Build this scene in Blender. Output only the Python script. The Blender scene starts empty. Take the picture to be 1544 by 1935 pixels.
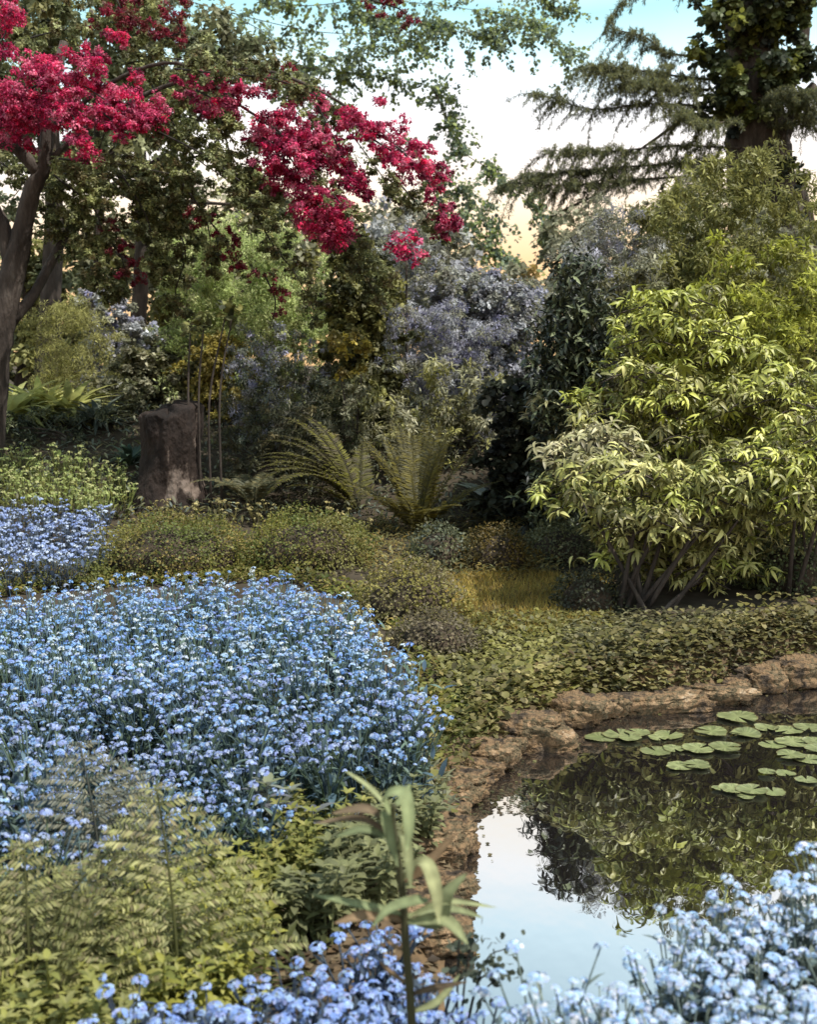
import bpy, math, random
import numpy as np
from mathutils import Vector, noise as mnoise

# ------------------------------------------------------------------ camera, sky, sun, exposure
SC = bpy.context.scene
COL = SC.collection
R = math.radians
F_PX, HORIZON, CAM_H = 2300.0, 690.0, 1.70          # measured in the photograph's own pixels (1544 x 1935)
PITCH = math.atan((967.5 - HORIZON) / F_PX)
cam = bpy.data.cameras.new('camera')
cam.sensor_fit = 'VERTICAL'; cam.sensor_height = 36.0; cam.lens = F_PX / 1935 * 36.0
cam.clip_start = 0.05; cam.clip_end = 2000
cam.dof.use_dof = True; cam.dof.focus_distance = 6.6; cam.dof.aperture_fstop = 4.5
camo = bpy.data.objects.new('camera', cam); COL.objects.link(camo)
camo.location = (0, 0, CAM_H); camo.rotation_euler = (R(90) - PITCH, 0, 0)
SC.camera = camo

SUN_DIR = Vector((0.44, -0.20, 0.92)).normalized()      # towards the sun
SUN_EL = math.asin(SUN_DIR.z); SUN_AZ = math.atan2(SUN_DIR.x, SUN_DIR.y)
W = bpy.data.worlds.new('World'); SC.world = W; W.use_nodes = True
nt = W.node_tree; nt.nodes.clear()
out = nt.nodes.new('ShaderNodeOutputWorld'); bg = nt.nodes.new('ShaderNodeBackground')
sky = nt.nodes.new('ShaderNodeTexSky'); sky.sky_type = 'NISHITA'; sky.sun_disc = False
sky.sun_elevation = SUN_EL; sky.sun_rotation = SUN_AZ; sky.air_density = 1.0; sky.dust_density = 3.0
tc = nt.nodes.new('ShaderNodeTexCoord'); sep = nt.nodes.new('ShaderNodeSeparateXYZ')
ramp = nt.nodes.new('ShaderNodeValToRGB')
cr = ramp.color_ramp
cr.elements[0].position = 0.0; cr.elements[0].color = (.60, .38, .18, 1)
cr.elements[1].position = 1.0; cr.elements[1].color = (.20, .29, .34, 1)
for p_, c_ in ((.085, (.72, .46, .23, 1)), (.115, (.79, .60, .40, 1)), (.155, (.82, .73, .66, 1)), (.20, (.82, .82, .84, 1)), (.235, (.52, .74, .79, 1)), (.265, (.31, .57, .62, 1)), (.295, (.56, .64, .62, 1)), (.325, (1.0, .80, .56, 1)), (.36, (1.0, .92, .80, 1)), (.395, (.98, .97, .94, 1)), (.435, (.68, .86, .92, 1)), (.54, (.30, .44, .50, 1))):
    e_ = cr.elements.new(p_); e_.color = c_
cl = nt.nodes.new('ShaderNodeTexNoise'); cl.inputs['Scale'].default_value = 3.0; cl.inputs['Detail'].default_value = 6
wob = nt.nodes.new('ShaderNodeMath'); wob.operation = 'MULTIPLY_ADD'; wob.inputs[1].default_value = 0.06; wob.inputs[2].default_value = -0.03
addz = nt.nodes.new('ShaderNodeMath'); addz.operation = 'ADD'
L = nt.links.new
L(tc.outputs['Generated'], sep.inputs[0]); L(tc.outputs['Generated'], cl.inputs['Vector'])
L(cl.outputs['Fac'], wob.inputs[0]); L(sep.outputs['Z'], addz.inputs[0]); L(wob.outputs[0], addz.inputs[1]); L(addz.outputs[0], ramp.inputs[0])
mul = nt.nodes.new('ShaderNodeMix'); mul.data_type = 'RGBA'; mul.blend_type = 'MIX'; mul.inputs[0].default_value = 0.80
gain = nt.nodes.new('ShaderNodeVectorMath'); gain.operation = 'SCALE'; gain.inputs['Scale'].default_value = 15.5
L(ramp.outputs[0], gain.inputs[0]); L(sky.outputs[0], mul.inputs[6]); L(gain.outputs[0], mul.inputs[7])
L(mul.outputs[2], bg.inputs[0]); bg.inputs[1].default_value = 0.10
L(bg.outputs[0], out.inputs[0])

sun = bpy.data.lights.new('sun', 'SUN'); sun.energy = 5.0; sun.angle = R(0.6); sun.color = (1.0, .95, .86)
suno = bpy.data.objects.new('sun', sun); COL.objects.link(suno)
suno.rotation_euler = SUN_DIR.to_track_quat('Z', 'Y').to_euler(); suno.location = (8, -6, 14)
SC.view_settings.view_transform = 'Standard'; SC.view_settings.look = 'None'
SC.view_settings.exposure = 0.48; SC.view_settings.gamma = 1.0
SC.cycles.max_bounces = 6; SC.cycles.diffuse_bounces = 3; SC.cycles.glossy_bounces = 3; SC.cycles.transmission_bounces = 3
SC.cycles.sample_clamp_indirect = 4.0

rng = np.random.default_rng(11)
random.seed(5)

# ------------------------------------------------------------------ helpers
def srgb(r, g, b):
    return np.array([((c / 255) / 12.92 if c / 255 <= .04045 else ((c / 255 + .055) / 1.055) ** 2.4) for c in (r, g, b)])

def unit(v):
    v = np.asarray(v, float)
    return v / np.maximum(np.linalg.norm(v, axis=-1, keepdims=True), 1e-9)

cp_, sp_ = math.cos(PITCH), math.sin(PITCH)
def ray(px, py):
    a = (px - 772.0) / F_PX; b = (py - 967.5) / F_PX
    return np.array([a, cp_ - b * sp_, -sp_ - b * cp_])
def P(px, py, Y):
    r = ray(px, py); return np.array([0, 0, CAM_H]) + r * (Y / r[1])
def on_plane(px, py, z):
    r = ray(px, py); return np.array([0, 0, CAM_H]) + r * ((z - CAM_H) / r[2])
def mpp(Y): return Y / F_PX                                    # metres per photograph pixel at depth Y

# pond outline (world x, y) from its waterline
POND_PX = [(2300, 1262), (1800, 1272), (1544, 1296), (1425, 1308), (1330, 1330), (1250, 1346), (1170, 1352), (1108, 1368), (1040, 1396), (985, 1428),
           (955, 1458), (915, 1492), (890, 1530), (872, 1562), (886, 1600), (872, 1650), (858, 1720), (846, 1800), (836, 1880),
           (850, 1950), (960, 1985), (1150, 1965), (1400, 1915), (1750, 1860), (2600, 1800)]
POND = np.array([on_plane(x, y, 0)[:2] for x, y in POND_PX])

def inside(poly, x, y):
    c = np.zeros(np.shape(x), bool); n = len(poly)
    for i in range(n):
        x0, y0 = poly[i]; x1, y1 = poly[(i + 1) % n]
        if y0 == y1: continue
        hit = ((y0 > y) != (y1 > y)) & (x < (x1 - x0) * (y - y0) / (y1 - y0) + x0)
        c ^= hit
    return c
def sdf(poly, x, y):
    d = np.full(np.shape(x), 1e9); n = len(poly)
    for i in range(n):
        a = poly[i]; b = poly[(i + 1) % n]; e = b - a
        t = np.clip(((x - a[0]) * e[0] + (y - a[1]) * e[1]) / (e @ e), 0, 1)
        d = np.minimum(d, np.hypot(x - a[0] - t * e[0], y - a[1] - t * e[1]))
    return np.where(inside(poly, x, y), -d, d)
def sstep(a, b, t):
    t = np.clip((t - a) / (b - a), 0, 1); return t * t * (3 - 2 * t)
def gz(x, y):
    x = np.asarray(x, float); y = np.asarray(y, float)
    base = 0.17 + 0.036 * np.clip(y - 5, 0, 5) + .82 * sstep(9.6, 13.2, y) + .006 * np.clip(y - 13, 0, 60) + 0.03 * np.sin(1.7 * x + .6 * y) * np.sin(1.1 * y - .4 * x + 1) + 0.012 * np.sin(5.1 * x + 1) * np.sin(4.3 * y)
    s = sdf(POND, x, y)
    return np.where(s > 0, base * (0.02 + 0.98 * sstep(0, .26, s)), -0.45 * sstep(0, .5, -s) - .01)
def gz1(x, y): return float(gz(np.array([x]), np.array([y]))[0])
def G(px, py, h=0.0):
    """point of the ground under pixel (px, py), for a thing whose pictured point is h above the ground"""
    r = ray(px, py); Y = np.linspace(1.4, 60, 6000)
    x = r[0] * Y / r[1]; z = CAM_H + r[2] * Y / r[1]
    g = gz(x, Y) + h
    k = np.nonzero(z < g)[0]
    k = k[0] if len(k) else len(Y) - 1
    return np.array([x[k], Y[k], g[k] - h])
def region(pts, h=0.0): return np.array([G(x, y, h)[:2] for x, y in pts])
def sample(poly, spacing, jit=.45, margin=0.0):
    x0, y0 = poly.min(0); x1, y1 = poly.max(0)
    gx, gy = np.meshgrid(np.arange(x0, x1, spacing), np.arange(y0, y1, spacing * .9))
    gx = gx + (np.arange(gx.shape[0]) % 2)[:, None] * spacing * .5
    gx = gx + rng.uniform(-jit, jit, gx.shape) * spacing; gy = gy + rng.uniform(-jit, jit, gy.shape) * spacing
    gx, gy = gx.ravel(), gy.ravel()
    m = inside(poly, gx, gy) & (sdf(POND, gx, gy) > margin)
    return np.stack([gx[m], gy[m]], 1)

# ---- mesh builder: only triangles, a colour per vertex
class MB:
    def __init__(s): s.v, s.t, s.c, s.n = [], [], [], 0
    def add(s, v, t, c):
        v = np.asarray(v, float); c = np.asarray(c, float)
        if c.ndim == 1: c = np.broadcast_to(c, (len(v), 3))
        s.v.append(v); s.t.append(np.asarray(t, np.int64) + s.n); s.c.append(c); s.n += len(v)
    def build(s, name, mat, parent=None, origin=(0, 0, 0), smooth=True):
        v = np.concatenate(s.v) - np.asarray(origin, float); t = np.concatenate(s.t); c = np.concatenate(s.c)
        me = bpy.data.meshes.new(name)
        me.vertices.add(len(v)); me.vertices.foreach_set('co', v.astype(np.float32).ravel())
        me.loops.add(len(t) * 3); me.loops.foreach_set('vertex_index', t.astype(np.int32).ravel())
        me.polygons.add(len(t)); me.polygons.foreach_set('loop_start', (np.arange(len(t)) * 3).astype(np.int32))
        me.polygons.foreach_set('loop_total', np.full(len(t), 3, np.int32))
        me.polygons.foreach_set('use_smooth', np.full(len(t), smooth, bool))
        a = me.color_attributes.new('Col', 'FLOAT_COLOR', 'POINT')
        a.data.foreach_set('color', np.concatenate([np.clip(c, 0, 1), np.ones((len(c), 1))], 1).astype(np.float32).ravel())
        me.update(); me.validate()
        me.materials.append(mat)
        o = bpy.data.objects.new(name, me); COL.objects.link(o)
        if parent is not None: o.parent = parent
        else: o.location = origin
        return o

def tag(o, label=None, cat=None, group=None, kind=None):
    if label: o['label'] = label
    if cat: o['category'] = cat
    if group: o['group'] = group
    if kind: o['kind'] = kind
    return o
def thing(name, label, cat, loc=(0, 0, 0), group=None):
    o = bpy.data.objects.new(name, None); COL.objects.link(o); o.location = loc; o.empty_display_size = .1
    return tag(o, label, cat, group)
KIDS = {}
def copy_tree(o, loc, rz, sc, tilt=(0, 0)):
    kids = KIDS.setdefault(o.name, [(k, list(k.children)) for k in o.children])
    c = o.copy(); COL.objects.link(c)
    place(c, loc, rz, sc, tilt)
    for ch, sub in kids:
        d = ch.copy(); COL.objects.link(d); d.parent = c
        for q in sub:
            e = q.copy(); COL.objects.link(e); e.parent = d
    return c
def place(o, loc, rz, sc, tilt=(0, 0)):
    o.location = loc; o.rotation_euler = (tilt[0], tilt[1], rz); o.scale = (sc, sc, sc)

# ---- leaf templates: base at the origin, length along +Y, upper side +Z
def leaf_tpl(seg, width, droop=.25, fold=.25, belly=.45, tipw=0.0):
    v, t = [], []
    for i in range(seg + 1):
        s = i / seg
        w = width * .5 * (math.sin(math.pi * min(1, s ** (math.log(.5) / math.log(belly)))) ** .8 if 0 < s < 1 else tipw)
        z = -droop * s * s; y = s * (1 - .25 * droop * s)
        v += [(-w, y, z + fold * w), (0, y, z), (w, y, z + fold * w)]
    for i in range(seg):
        a = 3 * i; b = a + 3
        for k in (0, 1): t += [(a + k, a + k + 1, b + k + 1), (a + k, b + k + 1, b + k)]
    v, t = np.array(v), np.array(t)
    keep = np.array([len({tuple(np.round(v[i], 5)) for i in tr}) == 3 for tr in t])
    return v, t[keep]
SMALL = (np.array([(0, 0, 0), (.36, .5, .07), (0, 1, -.06), (-.36, .5, .07)]), np.array([(0, 1, 2), (0, 2, 3)]))
ROUND = (np.array([(0, 0, 0), (.42, .3, .06), (.38, .75, .05), (0, 1, -.06), (-.38, .75, .05), (-.42, .3, .06)]), np.array([(0, 1, 2), (0, 2, 3), (0, 3, 4), (0, 4, 5)]))
LANCE = leaf_tpl(3, .26, .22, .3)
NARROW = leaf_tpl(2, .16, .12, .3)
NEEDLE = (np.array([(-.05, 0, 0), (.05, 0, 0), (0, 1, -.08)]), np.array([(0, 1, 2)]))
GLOSSY = leaf_tpl(5, .25, .62, .4, .48)
MEDIUM = leaf_tpl(4, .42, .3, .3, .42)

def frames(t, n):
    t = unit(t); x = unit(np.cross(t, n)); z = np.cross(x, t)
    return x, t, z
def put(mb, tpl, pos, t, n, scale, colr):
    """copies of a leaf: pos (N,3), axis t, upper side n, scale (N,), colour (N,3)"""
    V, T = tpl
    pos = np.asarray(pos, float); N = len(pos)
    if N == 0: return
    x, y, z = frames(np.broadcast_to(t, (N, 3)), np.broadcast_to(n, (N, 3)))
    s = np.broadcast_to(scale, (N,))[:, None, None]
    v = pos[:, None, :] + s * (V[None, :, 0:1] * x[:, None, :] + V[None, :, 1:2] * y[:, None, :] + V[None, :, 2:3] * z[:, None, :])
    tt = (T[None] + (np.arange(N) * len(V))[:, None, None]).reshape(-1, 3)
    c = np.repeat(np.broadcast_to(colr, (N, 3)), len(V), 0)
    mb.add(v.reshape(-1, 3), tt, c)
def rdir(n):
    return unit(rng.normal(size=(n, 3)))
def jitter_col(cols, n, amt=.25):
    """n colours picked between the entries of cols with a little variation of their own"""
    cols = np.asarray(cols, float)
    a = cols[rng.integers(0, len(cols), n)]; b = cols[rng.integers(0, len(cols), n)]
    w = rng.random((n, 1)); c = a * w + b * (1 - w)
    return c * (1 + rng.uniform(-amt, amt, (n, 1)))
def tube(mb, pts, rad, colr, sides=7, wob=.0):
    pts = np.asarray(pts, float); n = len(pts); rad = np.broadcast_to(rad, (n,))
    d = unit(np.gradient(pts, axis=0))
    ref = np.array([0, 1, .2]) if abs(d[0, 1]) < .8 else np.array([1, 0, .2])
    x = unit(np.cross(d, ref)); y = np.cross(d, x)
    a = np.linspace(0, 2 * np.pi, sides, endpoint=False)
    rr = rad[:, None] * (1 + (rng.uniform(-wob, wob, (n, sides)) if wob else 0))
    v = pts[:, None] + rr[..., None] * (np.cos(a)[None, :, None] * x[:, None] + np.sin(a)[None, :, None] * y[:, None])
    t = []
    for i in range(n - 1):
        for k in range(sides):
            p, q = i * sides + k, i * sides + (k + 1) % sides
            t += [(p, q, q + sides), (p, q + sides, p + sides)]
    v = v.reshape(-1, 3); base = len(v)
    v = np.concatenate([v, pts[:1], pts[-1:]])
    for k in range(sides):
        t += [(base, (k + 1) % sides, k), (base + 1, (n - 1) * sides + k, (n - 1) * sides + (k + 1) % sides)]
    mb.add(v, t, colr)
def curve(pts, n):
    """smooth curve through control points"""
    p = np.asarray(pts, float); m = len(p)
    if m == 2: return p[0] + np.linspace(0, 1, n)[:, None] * (p[1] - p[0])
    q = np.concatenate([[2 * p[0] - p[1]], p, [2 * p[-1] - p[-2]]])
    u = np.linspace(0, m - 1 - 1e-6, n); i = u.astype(int); f = (u - i)[:, None]
    a, b, c, d = q[i], q[i + 1], q[i + 2], q[i + 3]
    return .5 * (2 * b + (c - a) * f + (2 * a - 5 * b + 4 * c - d) * f ** 2 + (3 * b - a - 3 * c + d) * f ** 3)

# ---- materials
def mat_base(name):
    m = bpy.data.materials.new(name); m.use_nodes = True
    n = m.node_tree; n.nodes.clear()
    o = n.nodes.new('ShaderNodeOutputMaterial'); b = n.nodes.new('ShaderNodeBsdfPrincipled')
    n.links.new(b.outputs[0], o.inputs[0])
    return m, n, b, o
def mat_leaf(name, rough=.55, spec=.35, transl=.44, vary=.35, nscale=9.0):
    m, n, b, o = mat_base(name)
    at = n.nodes.new('ShaderNodeAttribute'); at.attribute_name = 'Col'
    oi = n.nodes.new('ShaderNodeObjectInfo'); tx = n.nodes.new('ShaderNodeTexCoord')
    no = n.nodes.new('ShaderNodeTexNoise'); no.inputs['Scale'].default_value = nscale; no.inputs['Detail'].default_value = 3
    n.links.new(tx.outputs['Object'], no.inputs['Vector'])
    a = n.nodes.new('ShaderNodeMath'); a.operation = 'MULTIPLY_ADD'; a.inputs[1].default_value = vary * 2; a.inputs[2].default_value = 1 - vary
    n.links.new(no.outputs['Fac'], a.inputs[0])
    q = n.nodes.new('ShaderNodeMath'); q.operation = 'MULTIPLY_ADD'; q.inputs[1].default_value = .3; q.inputs[2].default_value = .85
    n.links.new(oi.outputs['Random'], q.inputs[0])
    w = n.nodes.new('ShaderNodeMath'); w.operation = 'MULTIPLY'; n.links.new(a.outputs[0], w.inputs[0]); n.links.new(q.outputs[0], w.inputs[1])
    s = n.nodes.new('ShaderNodeVectorMath'); s.operation = 'SCALE'
    n.links.new(at.outputs['Color'], s.inputs[0]); n.links.new(w.outputs[0], s.inputs['Scale'])
    n.links.new(s.outputs[0], b.inputs['Base Color'])
    b.inputs['Roughness'].default_value = rough; b.inputs['Specular IOR Level'].default_value = spec
    tr = n.nodes.new('ShaderNodeBsdfTranslucent'); n.links.new(s.outputs[0], tr.inputs['Color'])
    mx = n.nodes.new('ShaderNodeMixShader'); mx.inputs[0].default_value = transl
    n.links.new(b.outputs[0], mx.inputs[1]); n.links.new(tr.outputs[0], mx.inputs[2]); n.links.new(mx.outputs[0], o.inputs[0])
    return m
def mat_noise(name, stops, scale, rough=.85, bump=.5, bscale=None, detail=8, coords='Object', stretch=(1, 1, 1), dist=.02):
    m, n, b, o = mat_base(name)
    tx = n.nodes.new('ShaderNodeTexCoord'); mp = n.nodes.new('ShaderNodeMapping'); mp.inputs['Scale'].default_value = stretch
    no = n.nodes.new('ShaderNodeTexNoise'); no.inputs['Scale'].default_value = scale; no.inputs['Detail'].default_value = detail; no.inputs['Roughness'].default_value = .65
    n.links.new(tx.outputs[coords], mp.inputs[0]); n.links.new(mp.outputs[0], no.inputs['Vector'])
    r = n.nodes.new('ShaderNodeValToRGB'); e = r.color_ramp.elements
    e[0].position, e[0].color = stops[0][0], (*stops[0][1], 1); e[1].position, e[1].color = stops[-1][0], (*stops[-1][1], 1)
    for p, c in stops[1:-1]:
        k = e.new(p); k.color = (*c, 1)
    n.links.new(no.outputs['Fac'], r.inputs[0]); n.links.new(r.outputs[0], b.inputs['Base Color'])
    b.inputs['Roughness'].default_value = rough; b.inputs['Specular IOR Level'].default_value = .25
    n2 = n.nodes.new('ShaderNodeTexNoise'); n2.inputs['Scale'].default_value = bscale or scale * 4; n2.inputs['Detail'].default_value = 9
    n.links.new(mp.outputs[0], n2.inputs['Vector'])
    bp = n.nodes.new('ShaderNodeBump'); bp.inputs['Strength'].default_value = bump; bp.inputs['Distance'].default_value = dist
    n.links.new(n2.outputs['Fac'], bp.inputs['Height']); n.links.new(bp.outputs[0], b.inputs['Normal'])
    return m
M_LEAF = mat_leaf('leaf'); M_GLOSS = mat_leaf('glossy_leaf', .48, .4, .07, .25); M_PETAL = mat_leaf('petal', .7, .2, .3, .25, 14)
M_LILY = mat_leaf('lily_leaf', .75, .12, .3, .55, 40); M_STEM = mat_leaf('green_stem', .7, .2, .0); M_PAD = mat_leaf('lily_pad', .4, .5, .1, .3, 22)
M_BARK = mat_noise('bark', [(.3, (.018, .014, .012)), (.55, (.06, .047, .04)), (.75, (.13, .11, .095))], 9, .9, .9, 26, stretch=(1, 1, .25), dist=.03)
M_STUMP = mat_noise('stump_bark', [(.36, (.010, .007, .006)), (.56, (.030, .020, .016)), (.60, (.15, .115, .095)), (.8, (.24, .19, .16))], 3.1, .9, .9, 24, detail=5, stretch=(1, 1, .55), dist=.03)
M_ROCK = mat_noise('pond_rock', [(.30, (.018, .013, .012)), (.43, (.06, .044, .03)), (.51, (.22, .14, .075)), (.57, (.08, .068, .04)), (.63, (.30, .195, .11)), (.74, (.42, .34, .24))], 6.5, .92, 1.0, 30, dist=.07)
M_SOIL = mat_noise('soil', [(.3, (.012, .010, .008)), (.5, (.045, .034, .024)), (.7, (.085, .062, .045))], 6, .95, .8, 40)

# ------------------------------------------------------------------ setting: ground, water
def axis(lo, hi, a, b, fine, coarse):
    pts = list(np.arange(a, b, fine)); s = fine; p = a
    while p > lo: s *= coarse; p -= s; pts.insert(0, p)
    s = fine; p = b
    while p < hi: s *= coarse; pts.append(p); p += s
    return np.array(pts)
gx = axis(-160, 160, -4.2, 5.4, .055, 1.16); gy = axis(-12, 420, 1.6, 11.5, .055, 1.14)
X, Yg = np.meshgrid(gx, gy); Z = gz(X.ravel(), Yg.ravel())
nz = np.array([mnoise.noise((x * 6, y * 6, 0)) for x, y in zip(X.ravel(), Yg.ravel())]); s_ = sdf(POND, X.ravel(), Yg.ravel())
Z = Z + nz * .018 * sstep(.0, .2, s_)
nx, ny = len(gx), len(gy)
idx = np.arange(nx * ny).reshape(ny, nx)
q = np.stack([idx[:-1, :-1], idx[:-1, 1:], idx[1:, 1:], idx[1:, :-1]], -1).reshape(-1, 4)
bank = sstep(.42, .05, s_) * np.clip(.75 + nz * .8, 0, 1)                  # bare clay along the water
gc = np.array([.045, .036, .026]) * (1 - bank[:, None]) + np.array([.12, .08, .045]) * bank[:, None]
M_GROUND = mat_leaf('garden_soil', .95, .1, 0, .75, 9)
mb = MB(); mb.add(np.stack([X.ravel(), Yg.ravel(), Z], 1), np.concatenate([q[:, [0, 1, 2]], q[:, [0, 2, 3]]]), gc)
tag(mb.build('ground', M_GROUND), kind='structure')

m, n, b, o = mat_base('pond_water')
gl = n.nodes.new('ShaderNodeBsdfGlossy'); gl.inputs['Roughness'].default_value = .012; gl.inputs['Color'].default_value = (.90, .92, .95, 1)
df = n.nodes.new('ShaderNodeBsdfDiffuse'); df.inputs['Color'].default_value = (.012, .010, .010, 1)
mx = n.nodes.new('ShaderNodeMixShader'); mx.inputs[0].default_value = .57
n.links.new(df.outputs[0], mx.inputs[1]); n.links.new(gl.outputs[0], mx.inputs[2]); n.links.new(mx.outputs[0], o.inputs[0])
tx = n.nodes.new('ShaderNodeTexCoord'); mp = n.nodes.new('ShaderNodeMapping'); mp.inputs['Scale'].default_value = (1, .5, 1)
no = n.nodes.new('ShaderNodeTexNoise'); no.inputs['Scale'].default_value = 5; no.inputs['Detail'].default_value = 3
bp = n.nodes.new('ShaderNodeBump'); bp.inputs['Strength'].default_value = .06; bp.inputs['Distance'].default_value = .02
n.links.new(tx.outputs['Object'], mp.inputs[0]); n.links.new(mp.outputs[0], no.inputs['Vector']); n.links.new(no.outputs['Fac'], bp.inputs['Height']); n.links.new(bp.outputs[0], gl.inputs['Normal'])
M_WATER = m
lo, hi = POND.min(0) - .02, POND.max(0) + .02
mb = MB(); mb.add([(lo[0], lo[1], 0), (hi[0], lo[1], 0), (hi[0], hi[1], 0), (lo[0], hi[1], 0)], [(0, 1, 2), (0, 2, 3)], (0, 0, 0))
tag(mb.build('water', M_WATER), kind='structure')

# ------------------------------------------------------------------ leaf masses
def blob_leaves(mb, centers, radii, n_per_area, length, tpl, cols, up=.5, hang=.35, lo=-.55, shell=(.55, 1.05), amt=.45, flat=1.0, clump_amt=.22):
    """leaves over lumpy clumps: centers (K,3), radii (K,) ; every clump has its own small lumps so that light and shade break up"""
    cols = np.asarray(cols, float)
    for c, r in zip(np.asarray(centers, float), np.asarray(radii, float)):
        N = max(8, int(n_per_area * 4 * math.pi * r * r / (length * length)))
        k = max(4, int(N / 34))
        u = rdir(k); u[:, 2] = np.where(u[:, 2] < lo, -u[:, 2], u[:, 2])
        lc = c + u * (r * rng.uniform(.35, 1.0, (k, 1))) * np.array([1, 1, flat]); lr = r * rng.uniform(.16, .40, k)
        lcol = jitter_col(cols, k, clump_amt)
        j = rng.integers(0, k, N)
        w = rdir(N); w[:, 2] = np.where(w[:, 2] < -.35, -w[:, 2], w[:, 2])
        pos = lc[j] + w * (lr[j] * rng.uniform(shell[0], shell[1], N))[:, None]
        t = unit(w * .6 + rdir(N) * .7 + np.array([0, 0, -hang]))
        nn = unit(w * .6 + np.array([0, 0, up]) + rdir(N) * .35)
        put(mb, tpl, pos, t, nn, length * rng.uniform(.65, 1.25, N), lcol[j] * (1 + rng.uniform(-amt, amt, (N, 1))))
def pxblobs(lst, seed_depth=None):
    """(px, py, Y, radius in px) -> centres and radii"""
    c = np.array([P(b[0], b[1], b[2]) for b in lst]); r = np.array([b[3] * mpp(b[2]) for b in lst])
    return c, r
def fill(poly, Y, rpx, n, dY=.5):
    """n blob entries scattered inside a pixel polygon at about depth Y"""
    poly = np.array(poly, float); lo, hi = poly.min(0), poly.max(0); res = []
    k = 0
    while len(res) < n and k < 5000:
        k += 1
        x, y = rng.uniform(lo[0], hi[0]), rng.uniform(lo[1], hi[1])
        if inside(poly, np.array([x]), np.array([y]))[0]: res.append((x, y, Y + rng.uniform(-dY, dY), rpx * rng.uniform(.7, 1.3)))
    return res
BARK_C = (.05, .042, .036)
def limb(parent, origin, pts, r0, r1, name='limb', n=14, mat=None, wob=.12, sides=9):
    mb = MB(); p = curve(pts, n); tube(mb, p, np.linspace(r0, r1, n), BARK_C, sides, wob); return mb.build(name, mat or M_BARK, parent, origin)

def shrub(name, label, cat, base_px, Y, blobs, dens, length, tpl, cols, mat=None, stems=4, group=None, stem_r=.014, skirt=True, **kw):
    c, r = pxblobs(blobs)
    bx = P(base_px, HORIZON, Y)[0]
    org = np.array([bx, Y, gz1(bx, Y)])
    root = thing(name, label, cat, org, group)
    cc, rr = list(c), list(r)
    for c_, r_ in zip(c, r):                       # leafy down to the ground
        z_ = c_[2] - r_ * 1.3; g_ = gz1(c_[0], c_[1])
        while z_ > g_ and skirt:
            if rng.random() < .6: cc.append(np.array([c_[0] * .9 + bx * .1 + rng.normal(0, r_ * .5), c_[1] + rng.normal(0, r_ * .6), z_])); rr.append(r_ * rng.uniform(.7, 1.1))
            z_ -= r_ * 1.3
    c, r = np.array(cc), np.array(rr); dens = dens * 1.7; length = length * .66
    mb = MB(); blob_leaves(mb, c, r, dens, length, tpl, cols, **kw); mb.build('foliage', mat or M_LEAF, root, org)
    order = rng.permutation(len(c))[:stems]
    for i in order:
        top = c[i]; top = top * .8 + org * .2; s0 = org + np.array([rng.uniform(-.12, .12), rng.uniform(-.1, .1), -.05])
        mid = s0 * .5 + top * .5 + np.array([(s0[0] - top[0]) * .18, 0, .05])
        limb(root, org, [s0, mid, top], stem_r, stem_r * .35, 'stem', 9)
    return root

def C(*a):
    c = srgb(*a); l = c @ np.array([.2126, .7152, .0722]); return np.clip(l + (c - l) * 1.15, .003, .9)
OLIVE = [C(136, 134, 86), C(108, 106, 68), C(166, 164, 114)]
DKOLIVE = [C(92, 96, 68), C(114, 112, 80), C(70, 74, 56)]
BRIGHT = [C(176, 188, 130), C(152, 166, 112), C(204, 208, 160), C(128, 132, 90)]
YGREEN = [C(148, 152, 78), C(120, 124, 64), C(176, 178, 104), C(100, 98, 58)]
GREY = [C(146, 146, 126), C(118, 118, 100), C(172, 170, 148), C(96, 94, 78)]
LAV = [C(170, 170, 182), C(150, 150, 172), C(194, 196, 198), C(150, 150, 126), C(124, 122, 112)]
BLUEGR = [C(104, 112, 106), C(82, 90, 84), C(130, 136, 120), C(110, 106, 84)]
BROWN = [C(128, 110, 72), C(108, 96, 62), C(140, 124, 78)]
RED = [C(188, 64, 104), C(150, 42, 78), C(212, 128, 152), C(104, 36, 60), C(190, 50, 86), C(164, 80, 108)]
DKRED = [C(120, 48, 66), C(134, 42, 62), C(104, 74, 60)]

MIST = [C(132, 136, 108), C(106, 112, 88), C(160, 162, 130), C(92, 92, 72)]  # haze of distance put into paler, greyer leaf colours
# ---- far trees closing the view
def far_tree(label, px, Y, trunk_top, blobs, cols, dens=1.1, length=.16, r=.2):
    bx = P(px, HORIZON, Y)[0]; org = np.array([bx, Y, gz1(bx, Y)])
    root = thing('tree', label, 'tree', org, 'trees behind the garden')
    top = P(px + 6, trunk_top, Y)
    limb(root, org, [org + (0, 0, -.1), (org + top) / 2 + (.12, 0, 0), top], r, r * .4, 'trunk', 16)
    c, rr = pxblobs(blobs); mb = MB(); blob_leaves(mb, c, rr * 1.15, dens * 1.8, length * .8, SMALL, cols, hang=.5); mb.build('crown', M_LEAF, root, org)
    for i in rng.permutation(len(c))[:5]:
        limb(root, org, [(org * .4 + top * .6), c[i]], r * .32, r * .08, 'limb', 8)
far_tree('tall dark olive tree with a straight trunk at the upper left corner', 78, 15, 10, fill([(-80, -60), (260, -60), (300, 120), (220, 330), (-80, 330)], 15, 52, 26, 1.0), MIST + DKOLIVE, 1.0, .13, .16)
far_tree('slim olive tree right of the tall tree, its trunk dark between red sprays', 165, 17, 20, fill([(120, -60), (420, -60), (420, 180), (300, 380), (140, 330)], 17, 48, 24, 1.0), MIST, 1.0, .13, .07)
far_tree('pale green round tree low behind the crimson sprays on the left', 40, 24, 480, fill([(-80, 470), (-80, 700), (250, 700), (250, 540), (120, 470)], 24, 46, 30), MIST + OLIVE, 1.1, .2)
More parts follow.
